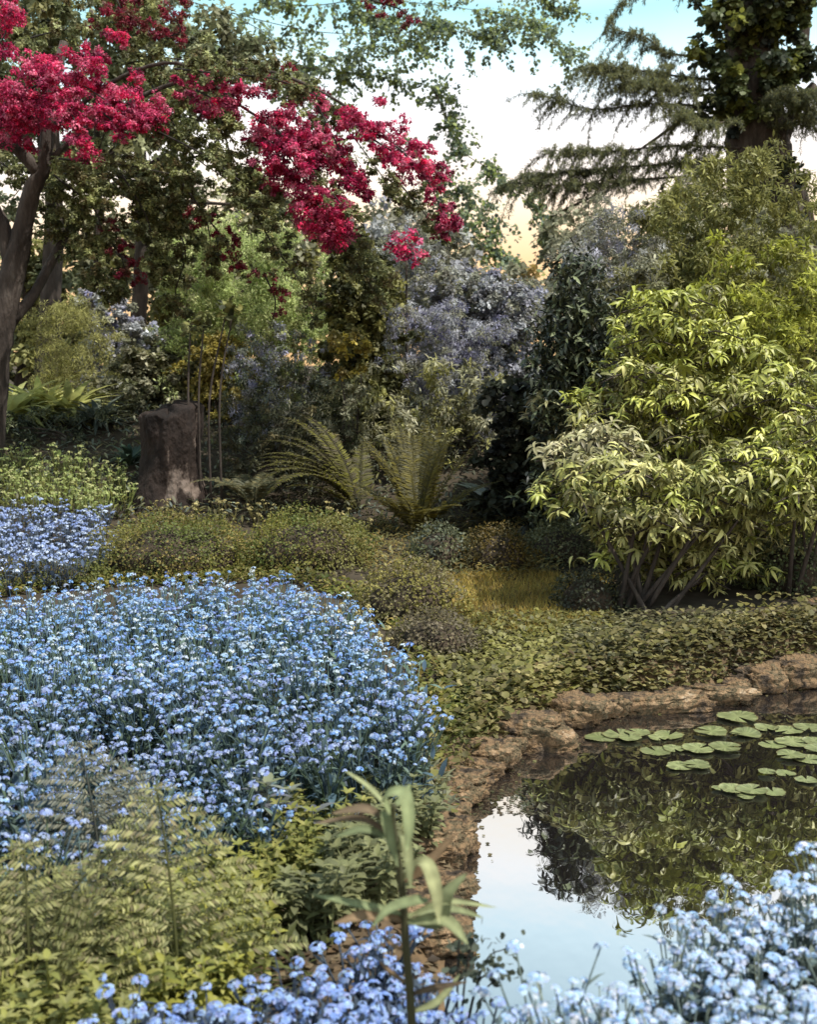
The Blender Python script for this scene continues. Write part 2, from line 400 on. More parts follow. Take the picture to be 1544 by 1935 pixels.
far_tree('dusky olive tree filling in behind the maple fork and the crimson sprays', 250, 20, 120, fill([(-80, 60), (120, 20), (420, 60), (640, 220), (700, 400), (420, 470), (-80, 470)], 20, 46, 44, 1.5), MIST, .8, .14, .16)
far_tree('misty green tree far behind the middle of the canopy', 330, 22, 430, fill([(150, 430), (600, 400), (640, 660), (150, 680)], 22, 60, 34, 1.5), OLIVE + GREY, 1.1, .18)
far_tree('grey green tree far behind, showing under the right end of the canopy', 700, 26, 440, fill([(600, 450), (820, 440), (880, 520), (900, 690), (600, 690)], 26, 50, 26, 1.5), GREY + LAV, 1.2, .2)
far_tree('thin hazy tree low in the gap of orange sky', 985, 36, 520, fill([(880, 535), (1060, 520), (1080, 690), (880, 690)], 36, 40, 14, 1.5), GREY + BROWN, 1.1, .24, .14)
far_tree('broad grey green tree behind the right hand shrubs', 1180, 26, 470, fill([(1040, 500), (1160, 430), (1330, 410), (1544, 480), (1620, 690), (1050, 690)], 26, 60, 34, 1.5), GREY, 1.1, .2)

# ---- the wood that closes the garden beyond both edges of the view
mb = MB(); wc = []; wr = []
for k in range(150):
    side = -1 if k % 2 else 1; y_ = rng.uniform(12, 44); x_ = side * (y_ * .36 + 1.8 + rng.uniform(0, 16)); g_ = gz1(x_, y_)
    wc.append((x_, y_, g_ + rng.uniform(.2, 4.6) * min(1, y_ / 24))); wr.append(rng.uniform(.7, 1.3) * y_ / 24)
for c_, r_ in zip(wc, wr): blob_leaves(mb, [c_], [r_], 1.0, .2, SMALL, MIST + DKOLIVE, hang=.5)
tag(mb.build('distant_wood', M_LEAF), kind='stuff')

# ---- overhanging green tree, left, with long sprays of small round leaves against the sky
def leafy_path(mbl, mbt, path, n, spread, length, cols, tpl=ROUND, twigs=14, drop=.5, r=.012):
    p = curve(path, 40)
    tube(mbt, p, np.linspace(r, r * .3, 40), BARK_C, 5)
    pos, tt = [], []
    for k in range(twigs):
        i = rng.integers(3, 40); d = unit(rdir(1)[0] * np.array([1, 1, .6]) + np.array([.2, 0, -drop])) ; l = spread * rng.uniform(.5, 1.4)
        e = curve([p[i], p[i] + d * l * .5, p[i] + d * l + np.array([0, 0, -drop * l * .4])], 7)
        tube(mbt, e, np.linspace(r * .35, r * .12, 7), BARK_C, 3)
        m_ = max(3, int(n / twigs)); f = rng.random(m_) * 5.99; ii = f.astype(int); ff = (f - ii)[:, None]
        pos.append(e[ii] * (1 - ff) + e[ii + 1] * ff + rng.normal(0, length * .55, (m_, 3))); tt.append(np.broadcast_to(d, (m_, 3)))
    pos = np.concatenate(pos); tt = np.concatenate(tt); N = len(pos)
    put(mbl, tpl, pos, unit(tt + rdir(N) * .9 + (0, 0, -.4)), unit(rdir(N) * .7 + (0, -.2, .6)), length * rng.uniform(.6, 1.2, N), jitter_col(cols, N, .3))

OD = 4.6                                                     # the tree stands far behind the maple
bx = P(-60, HORIZON, 43.0)[0]; org = np.array([bx, 43.0, gz1(bx, 43.0)])
over = thing('overhanging_tree', 'green leaved tree whose long thin branches arch across the sky at the top', 'tree', org)
limb(over, org, [org + (0, 0, -.1), P(-40, 350, 43), P(-20, -60, 43)], .55, .4, 'trunk', 18)
TEAL = [C(120, 134, 122), C(98, 112, 102), C(140, 150, 118), C(150, 162, 100)]
paths = [
    ([(-20, -60, 10.4), (200, -40, 9.6), (420, 20, 9.2), (600, 60, 9.0), (760, 62, 8.8), (900, 60, 8.8), (1010, 66, 8.8), (1110, 125, 8.8)], 1500, 30, .30),
    ([(420, -30, 9.0), (560, 10, 9.0), (700, 0, 9.0), (860, 14, 9.0), (1000, 40, 9.0), (1080, 95, 9.0)], 1000, 30, .25),
    ([(300, 20, 9.4), (460, 110, 9.2), (600, 130, 9.0), (720, 145, 9.0), (820, 170, 8.9), (850, 240, 8.9)], 1500, 30, .27),
    ([(420, 20, 9.6), (480, 50, 9.4), (560, 95, 9.3), (640, 110, 9.3), (730, 80, 9.3), (800, 95, 9.3)], 900, 28, .26),
    ([(300, 60, 9.8), (400, 95, 9.6), (500, 140, 9.6), (600, 190, 9.6), (680, 235, 9.6)], 1700, 30, .34),
    ([(820, 170, 8.8), (848, 230, 8.8), (880, 290, 8.8), (935, 325, 8.8), (985, 370, 8.8), (1030, 420, 8.8), (1040, 470, 8.8)], 1000, 26, .17),
    ([(720, 240, 8.7), (800, 300, 8.7), (860, 350, 8.7), (905, 395, 8.7), (925, 460, 8.7)], 900, 22, .26),
    ([(800, 330, 8.6), (850, 400, 8.6), (890, 450, 8.6), (940, 480, 8.6), (1000, 505, 8.6)], 700, 20, .22),
    ([(640, -20, 9.0), (700, 30, 9.0), (790, 40, 9.0), (860, 50, 9.0)], 900, 20, .24),
    ([(980, -30, 9.4), (1040, 10, 9.4), (1075, 20, 9.4)], 350, 10, .2),
    ([(900, 60, 8.8), (885, 100, 8.8), (892, 135, 8.8)], 30, 4, .03), ([(1000, 66, 8.8), (1010, 110, 8.8), (1014, 135, 8.8)], 30, 4, .03),
]
for pth, n_, tw, sprd in paths:
    a, b_ = MB(), MB()
    leafy_path(a, b_, [P(p[0], p[1], p[2] * OD) for p in pth], int(n_ * 1.9), sprd * 3.4, .135, TEAL, ROUND, int(tw * 2.4), .25, .02)
    br = b_.build('branch', M_BARK, over, org); a.build('leaves', M_LEAF, br, org)

# ---- crimson weeping maple, left
MD = 11.6 / 8.6
org = np.array([P(-34, 760, 11.6)[0], 11.6, 0]); org[2] = gz1(org[0], 11.6)
maple = thing('weeping_maple', 'maple with hanging crimson and olive foliage sprays and a forked dark trunk', 'tree', org)
pm = lambda *l: [P(x, y, d * MD) for x, y, d in l]
pp = lambda *l: [P(x, y, d) for x, y, d in l]
limb(maple, org, [org + (0, 0, -.1)] + pm((-16, 700, 8.6), (4, 600, 8.6), (22, 520, 8.6), (40, 450, 8.6)), 0.165, 0.105, 'trunk', 22, wob=.10, sides=11)
limb(maple, org, pm((32, 480, 8.6), (50, 400, 8.55), (66, 345, 8.5), (84, 310, 8.5), (92, 200, 8.5), (120, 80, 8.6)), 0.100, 0.041, 'limb', 16)
limb(maple, org, pm((18, 610, 8.6), (60, 560, 8.7), (110, 470, 8.9), (170, 380, 9.0), (300, 300, 9.0)), 0.059, 0.021, 'limb', 16)
limb(maple, org, pm((20, 500, 8.6), (4, 430, 8.6), (-20, 380, 8.6)), 0.083, 0.059, 'limb', 10)
limb(maple, org, pm((74, 330, 8.5), (30, 280, 8.45), (-20, 255, 8.4)), 0.065, 0.053, 'limb', 9)
limb(maple, org, pm((84, 310, 8.5), (180, 230, 8.5), (320, 160, 8.4), (470, 130, 8.3), (600, 170, 8.2), (720, 250, 8.2), (830, 360, 8.2)), .026, .006, 'limb', 26)
limb(maple, org, pm((90, 250, 8.5), (220, 150, 8.3), (340, 120, 8.2), (440, 190, 8.1), (560, 280, 8.0), (640, 420, 8.0)), .022, .006, 'limb', 24)
def along(path, width, n, dY=.22):
    p = curve(path, 60); res = []
    for k in range(n):
        i = rng.integers(0, 60); c = p[i]
        w = width * (0.55 + .45 * math.sin(math.pi * min(1, (i + 8) / 60)))
        res.append((c[0] + rng.normal(0, w * .42), c[1] + rng.normal(0, w * .42), c[2] * MD + rng.uniform(-dY, dY) * 1.4, rng.uniform(.24, .46) * width))
    return res
def sprays(lst, cols, length=.023, dens=.85, tpl=SMALL, name='foliage_spray'):
    for path, width, n in lst:
        c, r = pxblobs(along(path, width, int(n * 1.6))); mb = MB()
        tube(mb, curve([P(x, y, d * MD) for x, y, d in path], 14), np.linspace(.010, .004, 14), BARK_C, 5)
        blob_leaves(mb, c, r, dens * 1.5, length * 1.15, tpl, cols, hang=.7, up=.5, lo=-.2)
        mb.build(name, M_LEAF, maple, org)
sprays([
    ([(10, 200, 8.2), (60, 165, 8.1), (130, 150, 8.0), (200, 190, 7.9), (260, 225, 7.9), (300, 245, 7.9)], 70, 34),
    ([(-20, 230, 8.2), (30, 240, 8.1), (80, 200, 8.0)], 80, 18),
    ([(120, 190, 7.9), (145, 240, 7.8), (150, 290, 7.8)], 60, 15),
    ([(190, 210, 7.9), (225, 240, 7.8), (250, 265, 7.8)], 52, 14),
    ([(-20, 110, 8.6), (10, 60, 8.6), (0, 20, 8.6)], 60, 10),
    ([(160, 110, 8.4), (190, 100, 8.4)], 46, 7),
    ([(370, 170, 8.2), (410, 190, 8.1), (450, 205, 8.1)], 58, 14),
    ([(480, 250, 8.0), (540, 290, 7.9), (580, 350, 7.9), (620, 420, 7.9), (640, 440, 7.9)], 78, 44),
    ([(520, 250, 7.9), (580, 280, 7.9), (600, 310, 7.9)], 62, 14),
    ([(600, 200, 8.2), (635, 270, 8.1), (660, 330, 8.1), (700, 385, 8.1)], 44, 22),
    ([(660, 230, 8.1), (740, 270, 8.1), (800, 330, 8.1), (835, 400, 8.1), (850, 450, 8.1)], 50, 36),
    ([(700, 260, 8.0), (760, 300, 8.0), (810, 345, 8.0)], 50, 16)], RED)
sprays([
    ([(320, 20, 8.8), (340, 60, 8.8), (300, 70, 8.8)], 50, 9), ([(500, 160, 8.4), (560, 170, 8.4), (620, 200, 8.4)], 42, 12),
    ([(200, 440, 8.6), (230, 490, 8.6), (240, 540, 8.6)], 44, 10), ([(380, 400, 8.5), (420, 450, 8.5), (440, 500, 8.5)], 40, 10),
    ([(500, 520, 8.6), (520, 570, 8.6), (510, 620, 8.6)], 40, 6), ([(700, 0, 8.9), (760, 20, 8.9), (780, 50, 8.9)], 36, 8), ([(220, 0, 8.9), (250, 60, 8.9)], 60, 8)], DKRED)
OLV = [C(128, 132, 90), C(100, 104, 74), C(108, 98, 72), C(168, 172, 130), C(84, 86, 62)]
sprays([
    ([(90, 330, 8.9), (200, 330, 8.8), (300, 360, 8.7), (360, 430, 8.6)], 64, 30),
    ([(280, 150, 8.8), (320, 220, 8.6), (360, 290, 8.5), (430, 340, 8.4), (500, 390, 8.4)], 70, 40),
    ([(420, 230, 8.4), (440, 300, 8.3), (500, 360, 8.3), (560, 430, 8.3)], 52, 24),
    ([(240, 120, 8.8), (320, 110, 8.8), (420, 130, 8.8), (560, 150, 8.7)], 52, 26),
    ([(560, 180, 8.6), (600, 240, 8.5), (640, 230, 8.5), (720, 330, 8.5), (760, 400, 8.5)], 44, 26),
    ([(150, 360, 8.8), (160, 440, 8.7), (200, 520, 8.7), (240, 580, 8.7)], 62, 26),
    ([(300, 390, 8.7), (350, 470, 8.7), (330, 560, 8.8), (360, 620, 8.8)], 56, 26),
    ([(620, 450, 8.6), (660, 480, 8.6), (700, 540, 8.6), (730, 590, 8.6)], 56, 28),
    ([(480, 400, 8.6), (520, 470, 8.6), (560, 520, 8.6), (600, 600, 8.6)], 50, 18),
    ([(740, 330, 8.4), (800, 400, 8.3), (850, 470, 8.3)], 40, 18),
    ([(100, 380, 9.0), (110, 440, 9.0), (90, 520, 9.0)], 50, 12),
    ([(-10, 300, 9.2), (40, 340, 9.2), (20, 380, 9.2)], 40, 8),
    ([(330, 130, 8.1), (420, 140, 7.9), (520, 150, 7.8), (620, 190, 7.8)], 46, 26), ([(300, 250, 7.9), (380, 290, 7.8), (450, 340, 7.8), (520, 410, 7.8)], 50, 24), ([(590, 320, 7.8), (640, 380, 7.8), (690, 430, 7.8)], 34, 14), ([(110, 300, 7.8), (220, 310, 7.8), (330, 330, 7.8)], 36, 16),
    ([(100, 330, 8.6), (180, 400, 8.6), (190, 480, 8.6), (180, 560, 8.6)], 60, 30), ([(230, 330, 8.5), (280, 420, 8.5), (290, 520, 8.5)], 60, 28), ([(340, 340, 8.4), (390, 420, 8.4), (400, 520, 8.5)], 48, 18), ([(20, 320, 8.9), (90, 360, 8.9), (130, 430, 8.9)], 50, 16),
    ([(0, 90, 9.2), (100, 60, 9.2), (220, 40, 9.2), (300, 0, 9.2)], 60, 22)], OLV, .030)

# ---- ivy clad conifer on the right
CD = 2.0                                                     # the tree stands well behind the shrubs
pc = lambda *l: [P(x, y, d * CD) for x, y, d in l]
bx = P(1440, HORIZON, 30.0)[0]; org = np.array([bx, 30.0, gz1(bx, 30.0)])
con = thing('ivy_clad_conifer', 'big dark conifer with ivy thick on its trunk and drooping needle branches', 'tree', org)
limb(con, org, [org + (.2, 0, -.1)] + pc((1462, 500, 15), (1446, 380, 15), (1430, 260, 15), (1424, 120, 15), (1420, -80, 15)), 1.0, .54, 'trunk', 26, wob=.08, sides=15)
for l_ in ([(1500, 330, 15.1), (1530, 420, 15.1), (1545, 520, 15)], [(1485, 180, 15.2), (1515, 100, 15.2), (1530, -40, 15.2)], [(1470, 300, 15), (1500, 210, 15), (1540, 160, 15)]):
    limb(con, org, pc(*l_), .18, .10, 'limb', 10)
mb = MB(); c, r = pxblobs([(rng.uniform(1325, 1525), rng.uniform(-40, 230), 29.4 + rng.uniform(-.8, .6), rng.uniform(26, 44)) for _ in range(84)] + fill([(1380, 290), (1500, 290), (1540, 480), (1380, 420)], 29.4, 26, 18, .6))
blob_leaves(mb, c, r, 1.3, .15, ROUND, [C(92, 100, 66), C(70, 78, 58), C(118, 122, 70), C(66, 74, 72)], hang=.5)
mb.build('ivy', M_LEAF, con, org)
def needle_branch(path, n, twig, cols, r=.03):
    twig *= 2; r *= 1.1; p = curve(pc(*path), 40); a, t_ = MB(), MB(); tube(t_, p, np.linspace(r, r * .25, 40), BARK_C, 5)
    for k in range(n):
        i = int(40 * rng.random() ** .8) if k else 38; i = min(i, 39)
        side = rng.choice([-1, 1]); l = twig * rng.uniform(.35, 1.3)
        ax = unit(p[min(i + 1, 39)] - p[max(i - 1, 0)])
        d = unit(ax * rng.uniform(.2, 1.0) + np.array([0, side * .8, 0]) + rdir(1)[0] * .45 + (0, 0, -.15))
        e = curve([p[i], p[i] + d * l * .55 + (0, 0, -.02 * l), p[i] + d * l + (0, 0, -.26 * l)], 8)
        tube(t_, e, np.linspace(r * .22, r * .08, 8), BARK_C, 3)
        N = int(62 * l / .5) + 12; f = rng.random(N) * 6.99; ii = f.astype(int); ff = (f - ii)[:, None]
        pos = e[ii] * (1 - ff) + e[ii + 1] * ff
        put(a, NARROW, pos, unit(rdir(N) * .8 + d * .6 + (0, 0, -.2)), unit(rdir(N) * .4 + (0, 0, 1)), rng.uniform(.07, .15, N), jitter_col(cols, N, .25))
    b_ = t_.build('branch', M_BARK, con, org); a.build('needles', M_LEAF, b_, org)
NEED = [C(100, 104, 78), C(80, 84, 70), C(122, 122, 86)]
for pth, n_, tw in [
    ([(1330, 200, 14.8), (1220, 196, 14.4), (1120, 206, 14.0), (1015, 176, 13.8)], 46, .42),
    ([(1340, 150, 14.8), (1250, 140, 14.5), (1190, 130, 14.2), (1120, 125, 14)], 60, .55),
    ([(1330, 105, 15), (1260, 100, 14.8), (1220, 70, 14.6), (1160, 55, 14.4)], 34, .4),
    ([(1340, 170, 14.6), (1270, 165, 14.3), (1180, 160, 14.1)], 55, .6),
    ([(1400, 280, 14.6), (1280, 275, 14.2), (1160, 285, 14.0), (1040, 285, 13.8)], 62, .5),
    ([(1400, 300, 14.4), (1260, 310, 14.2), (1120, 320, 14.0), (1000, 335, 13.8)], 70, .55),
    ([(1350, 330, 14.3), (1200, 340, 14.0), (1080, 350, 13.8), (960, 345, 13.6)], 60, .42),
    ([(1150, 360, 13.9), (1060, 400, 13.9), (1040, 430, 13.9)], 26, .4),
    ([(1400, 225, 14.4), (1330, 235, 14.0), (1290, 215, 13.8)], 40, .5),
    ([(1440, 190, 14.3), (1500, 180, 14.1), (1560, 175, 14)], 55, .55),
    ([(1450, 240, 14.6), (1520, 230, 14.6), (1580, 250, 14.6)], 26, .4),
    ([(1310, -30, 14.8), (1200, -10, 14.6), (1150, 40, 14.4)], 18, .3)]:
    needle_branch(pth, int(n_ * 1.9), tw * .8, NEED)
limb(con, org, pc((1325, 195, 14.8), (1290, 225, 14.6), (1240, 262, 14.5), (1195, 292, 14.4)), .06, .02, 'dead_branch', 10)

# ---- middle distance shrubs
S = shrub
S('lavender_shrub', 'lavender grey shrub in the hollow left of the dark conical shrub', 'shrub', 900, 13.5, fill([(840, 525), (960, 530), (1010, 575), (980, 640), (830, 600)], 13.5, 34, 26), 1.0, .056, ROUND, LAV)
S('lavender_shrub', 'pale blue grey shrub tip rising under the right end of the crimson sprays', 'shrub', 775, 14.2, fill([(720, 440), (770, 400), (830, 450), (850, 520), (730, 560)], 14.2, 26, 26), 1.0, .075, LANCE, LAV + GREY)
c, r = pxblobs(fill([(735, 455), (775, 445), (800, 495), (770, 510)], 12.9, 18, 7, .1)); mb = MB()
blob_leaves(mb, c, r, .9, .05, SMALL, RED)
ax_ = P(770, HORIZON, 12.9)[0]; o_ = np.array([ax_, 12.9, gz1(ax_, 12.9)])
az = thing('azalea', 'small pink azalea glowing among the pale blue grey leaves', 'shrub', o_); mb.build('blossom', M_PETAL, az, o_); limb(az, o_, [o_, P(768, 480, 12.9)], .02, .008, 'stem', 8)
S('broad_leaved_shrub', 'bright green leafy shrub under the middle of the crimson sprays', 'shrub', 480, 13.5, fill([(300, 470), (420, 430), (560, 450), (640, 500), (640, 640), (330, 640)], 13.5, 38, 54, .6), 1.0, .075, LANCE, BRIGHT)
S('broad_leaved_shrub', 'dark olive shrub below the right end of the crimson sprays', 'shrub', 690, 12.6, fill([(630, 470), (700, 480), (770, 570), (720, 660), (620, 640)], 12.6, 34, 28, .4), 1.0, .07, ROUND, OLIVE + DKOLIVE)
S('violet_shrub', 'low violet grey shrub behind the ferns, left of the grey plume leaves', 'shrub', 800, 12.0, fill([(735, 600), (830, 590), (960, 620), (960, 690), (740, 680)], 12.0, 28, 28, .4), 1.0, .055, LANCE, LAV + [C(90, 88, 118)])
S('lavender_shrub', 'lavender blossomed shrub glimpsed beyond the maple trunk on the left', 'shrub', 225, 14.5, fill([(155, 555), (200, 550), (290, 640), (285, 680), (220, 670)], 14.5, 22, 20, .3), 1.0, .065, ROUND, LAV)
S('rounded_shrub', 'soft olive rounded shrub right beside the forked maple trunk', 'shrub', 110, 13.5, fill([(40, 600), (130, 570), (210, 630), (240, 700), (30, 700)], 13.5, 34, 24, .4), 1.1, .075, NARROW, OLIVE)
S('yellow_shrub', 'small yellow leaved shrub above the middle of the fern bank', 'shrub', 655, 11.4, fill([(625, 630), (690, 640), (690, 715), (640, 710)], 11.4, 18, 11, .3), .5, .06, ROUND, [C(184, 168, 92), C(150, 136, 80), C(124, 116, 74), C(112, 100, 62)], skirt=False)
S('yellow_shrub', 'pale straw coloured bush behind the thin bare stems above the stump', 'shrub', 405, 12.9, fill([(360, 650), (440, 640), (470, 700), (420, 760), (350, 740)], 12.9, 28, 14, .2), 1.1, .06, SMALL, [C(150, 140, 84), C(128, 118, 74)])
S('dark_shrub', 'dark blue green shrub between the straw coloured bush and the yellow shrub', 'shrub', 530, 12.2, fill([(440, 660), (520, 620), (610, 650), (660, 720), (600, 790), (430, 780)], 12.2, 26, 40, .5), .9, .075, LANCE, BLUEGR + DKOLIVE + LAV[:2])
S('dark_shrub', 'dusky brown green shrub low behind the arching fern', 'shrub', 500, 11.2, fill([(400, 780), (500, 760), (640, 800), (660, 860), (420, 870)], 11.2, 26, 26, .4), .8, .075, LANCE, [C(84, 84, 62), C(66, 68, 54), C(110, 102, 76), C(56, 56, 50)])
S('dark_shrub', 'added dark bush standing in for the deep shade beneath the whorled shrubs', 'shrub', 1320, 8.5, fill([(1130, 960), (1500, 960), (1490, 1090), (1160, 1085)], 8.5, 26, 30, .3), .8, .085, LANCE, [C(62, 64, 46), C(48, 50, 40), C(84, 82, 58)])  # added filler; its dark leaf colours supply the shade under the whorls
S('dark_shrub', 'dark leafy bank of shrub between the strap leaves and the lime flowers', 'shrub', 120, 12.0, fill([(-40, 790), (230, 780), (250, 840), (-40, 840)], 12.0, 22, 22, .3), .8, .075, LANCE, [C(72, 80, 64), C(56, 62, 52), C(100, 104, 80)])
S('dark_shrub', 'dull brown green shrub directly behind the top of the stump', 'shrub', 300, 13.2, fill([(210, 680), (360, 640), (370, 770), (230, 780)], 13.2, 32, 26, .3), .9, .065, ROUND, DKOLIVE + GREY)
S('leafy_shrub', 'grey green shrub of pointed leaves behind the centre fern', 'shrub', 790, 11.4, fill([(690, 700), (860, 690), (940, 720), (930, 830), (690, 830)], 11.4, 30, 40, .4), .85, .105, LANCE, GREY + OLIVE)
S('leafy_shrub', 'olive shrub of small leaves left of the centre fern', 'shrub', 610, 11.6, fill([(480, 770), (680, 720), (700, 850), (560, 850)], 11.6, 28, 34, .4), .8, .08, LANCE, DKOLIVE + GREY)
S('conical_shrub', 'nearly black conical shrub with a pointed leafy leader', 'shrub', 1080, 9.4, fill([(1045, 500), (1062, 520), (1085, 452), (1110, 478), (1165, 600), (1150, 700), (1000, 700), (1008, 640), (1038, 600)], 9.4, 22, 84, .25), .75, .13, LANCE, [C(50, 58, 48), C(64, 70, 56), C(38, 42, 38), C(110, 116, 88)], M_GLOSS)
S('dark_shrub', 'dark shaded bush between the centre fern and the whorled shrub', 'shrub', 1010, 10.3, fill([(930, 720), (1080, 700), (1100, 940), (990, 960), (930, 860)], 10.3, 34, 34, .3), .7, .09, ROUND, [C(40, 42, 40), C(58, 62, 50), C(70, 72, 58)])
S('lavender_shrub', 'lavender grey shrub under the conifer, right of the orange sky', 'shrub', 1130, 10.2, fill([(1060, 480), (1100, 430), (1190, 400), (1240, 430), (1240, 560), (1060, 570)], 10.2, 34, 44, .4), .9, .055, LANCE, LAV + GREY)
S('rhododendron', 'tall olive rhododendron rising beneath the ivy clad conifer', 'shrub', 1420, 10.7, fill([(1190, 420), (1240, 350), (1330, 310), (1480, 330), (1600, 380), (1600, 640), (1250, 620)], 10.7, 44, 60, .7), 1.0, .10, LANCE, [C(132, 130, 84), C(110, 110, 70), C(150, 150, 100)])
S('rhododendron', 'yellow green rhododendron in front of the tall olive one', 'shrub', 1440, 9.6, fill([(1240, 540), (1400, 470), (1600, 480), (1600, 760), (1200, 740), (1180, 640)], 9.6, 44, 56, .6), .95, .11, LANCE, YGREEN)
S('rhododendron', 'grey green rhododendron between the conical shrub and the yellow green one', 'shrub', 1190, 9.8, fill([(1110, 560), (1240, 520), (1280, 640), (1220, 720), (1110, 700)], 9.8, 36, 32, .4), .95, .11, LANCE, GREY + OLIVE)

# ---- the whorled shrub above the pond: every whorl of leaves on a shoot
def whorl(mb, tip, axis, n, length, cols, tpl=GLOSSY, tilt=.15):
    ax = unit(axis); u = unit(np.cross(ax, [.3, .2, .9])); v = np.cross(ax, u)
    a = rng.random() * 6.28 + np.arange(n) * 2 * np.pi / n + rng.uniform(-.25, .25, n)
    rad = np.cos(a)[:, None] * u + np.sin(a)[:, None] * v
    t = unit(rad + ax * (tilt + rng.uniform(-.25, .35, (n, 1))))
    nn = unit(ax - rad * .1 + rdir(n) * .35)
    base = jitter_col(cols, 1, .2)
    put(mb, tpl, tip + rng.normal(0, .008, (n, 3)), t, nn, length * rng.uniform(.7, 1.15, n), base * (1 + rng.uniform(-.22, .22, (n, 1))))
def whorled(name, label, base, centre, rx, ry, rz, n, nleaf, length, cols, tpl=GLOSSY, stems=7, layer=.0, lowest=-.75, cat='shrub', skirt=()):
    root = thing(name, label, cat, base)
    mb = MB(); K = max(8, n // 8); pu = rdir(K * 3); pu = pu[pu[:, 2] > lowest][:K]
    pc = centre + pu * np.array([rx, ry, rz]) * (1 - .5 * rng.random((K, 1)) ** 1.5)[:len(pu)]
    j = rng.integers(0, len(pc), n); off = rng.normal(0, 1, (n, 3)) * np.array([.15, .13, .035]) * (length / .15)
    pos = pc[j] + off; pos[:, 2] -= .25 * (off[:, 0] ** 2 + off[:, 1] ** 2) / (length / .15)
    loose = rng.random(n) < .34; lu = rdir(n); lu[:, 2] = np.where(lu[:, 2] < lowest, -lu[:, 2], lu[:, 2])
    pos = np.where(loose[:, None], centre + lu * np.array([rx, ry, rz]) * (1 - .75 * rng.random((n, 1)) ** 1.2), pos)
    u = unit(np.where(loose[:, None], lu, pu[j]) * .6 + off / np.array([.15, .13, .035]) * .35)
    twigs = MB()
    for p, d in zip(pos, u):
        ax = unit(d * .7 + np.array([0, -.15, .75]) + rdir(1)[0] * .3)
        whorl(mb, p, ax, int(nleaf * rng.uniform(.75, 1.25)), length, cols, tpl)
        q = p - ax * .10 - d * .12; tube(twigs, curve([q - (0, 0, .06), q, p], 4), (.005, .0045, .004, .003), BARK_C, 4)
    for p in skirt:
        whorl(mb, p, np.array([rng.normal(0, .3), -.5, .45]), nleaf, length * 1.1, cols, tpl, -.1)
    mb.build('foliage', M_GLOSS, root, base); twigs.build('twigs', M_BARK, root, base)
    for k in range(stems):
        tgt = pos[rng.integers(0, len(pos))] * .8 + centre * .2
        s0 = base + np.array([rng.uniform(-.14, .14), rng.uniform(-.1, .1), -.05])
        mid = s0 * .5 + tgt * .5 + np.array([(tgt[0] - s0[0]) * .12, 0, -.08])
        limb(root, base, [s0, mid, tgt], .022, .008, 'stem', 12, wob=.06)
    return root
WC = [C(148, 148, 94), C(120, 120, 78), C(178, 174, 122), C(138, 142, 80), C(96, 92, 60)]
WGREY = [C(150, 148, 112), C(124, 120, 90), C(172, 166, 132), C(104, 98, 72)]
def layered(name, label, base_px, Yb, parts, length, stems):
    """a shrub of whorls set along flat ragged sprays; parts: (outline in px, Y, dY, sprays, whorls a spray, colours)"""
    bx = P(base_px, HORIZON, Yb)[0]; base = np.array([bx, Yb, gz1(bx, Yb)])
    root = thing(name, label, 'shrub', base); mb, twigs = MB(), MB(); ends = []
    for poly, Y, dY, K, m_, cols in parts:
        for x, y, Y_, _ in fill(poly, Y, 1, K, dY):
            c = P(x, y, Y_); ends.append(c); az = rng.normal(0, .5); w = rng.uniform(.6, 1.3)
            arm = np.array([math.cos(az), math.sin(az), 0]) * rng.choice([-1, 1]); tone = cols[rng.integers(0, len(cols))]
            k = int(m_ * w * 1.45); f = rng.uniform(-1, 1, k)
            pos = c + f[:, None] * arm * .21 * w + rng.normal(0, 1, (k, 3)) * np.array([.05, .07, .03]); pos[:, 2] -= .09 * f ** 2
            tube(twigs, curve([c - arm * .2 * w - (0, 0, .11), c - (0, 0, .05), c + arm * .2 * w - (0, 0, .11)], 7), np.full(7, .0045), BARK_C, 4)
            for p in pos:
                ax = unit(np.array([rng.normal(0, .35), -.25 + rng.normal(0, .3), .9]) + arm * rng.normal(0, .35))
                whorl(mb, p, ax, int(rng.integers(5, 10)), length * rng.uniform(.6, 1.25), [tone, cols[rng.integers(0, len(cols))]], GLOSSY, rng.uniform(-.25, .35))
    mb.build('foliage', M_GLOSS, root, base); twigs.build('twigs', M_BARK, root, base)
    ends = np.array(ends); s0s = [base + np.array([rng.uniform(-.16, .16), rng.uniform(-.1, .1), -.05]) for _ in range(stems)]
    for i, s0 in enumerate(s0s):
        tgt = ends[rng.integers(0, len(ends))]; mid = s0 * .52 + tgt * .48 + np.array([(tgt[0] - s0[0]) * .03, 0, .02])
        limb(root, base, [s0, mid, tgt], .017, .006, 'stem', 12, wob=.06)
bs = G(1222, 1150)
layered('whorled_shrub', 'big shrub of long drooping leaves in whorls, its bare stems rising from the pond bank', 1222, bs[1], [
    ([(1068, 925), (1085, 885), (1130, 850), (1210, 870), (1300, 840), (1420, 850), (1480, 880), (1450, 960), (1330, 1000), (1230, 985), (1120, 960)], bs[1] + .1, .3, 56, 10, WC),
    ([(1150, 980), (1300, 1000), (1460, 980), (1440, 1070), (1330, 1095), (1180, 1070)], bs[1] + .35, .25, 34, 7, WC),
    ([(1075, 825), (1115, 780), (1160, 800), (1180, 880), (1060, 890)], bs[1] + .5, .25, 16, 9, WGREY)], .084, 11)
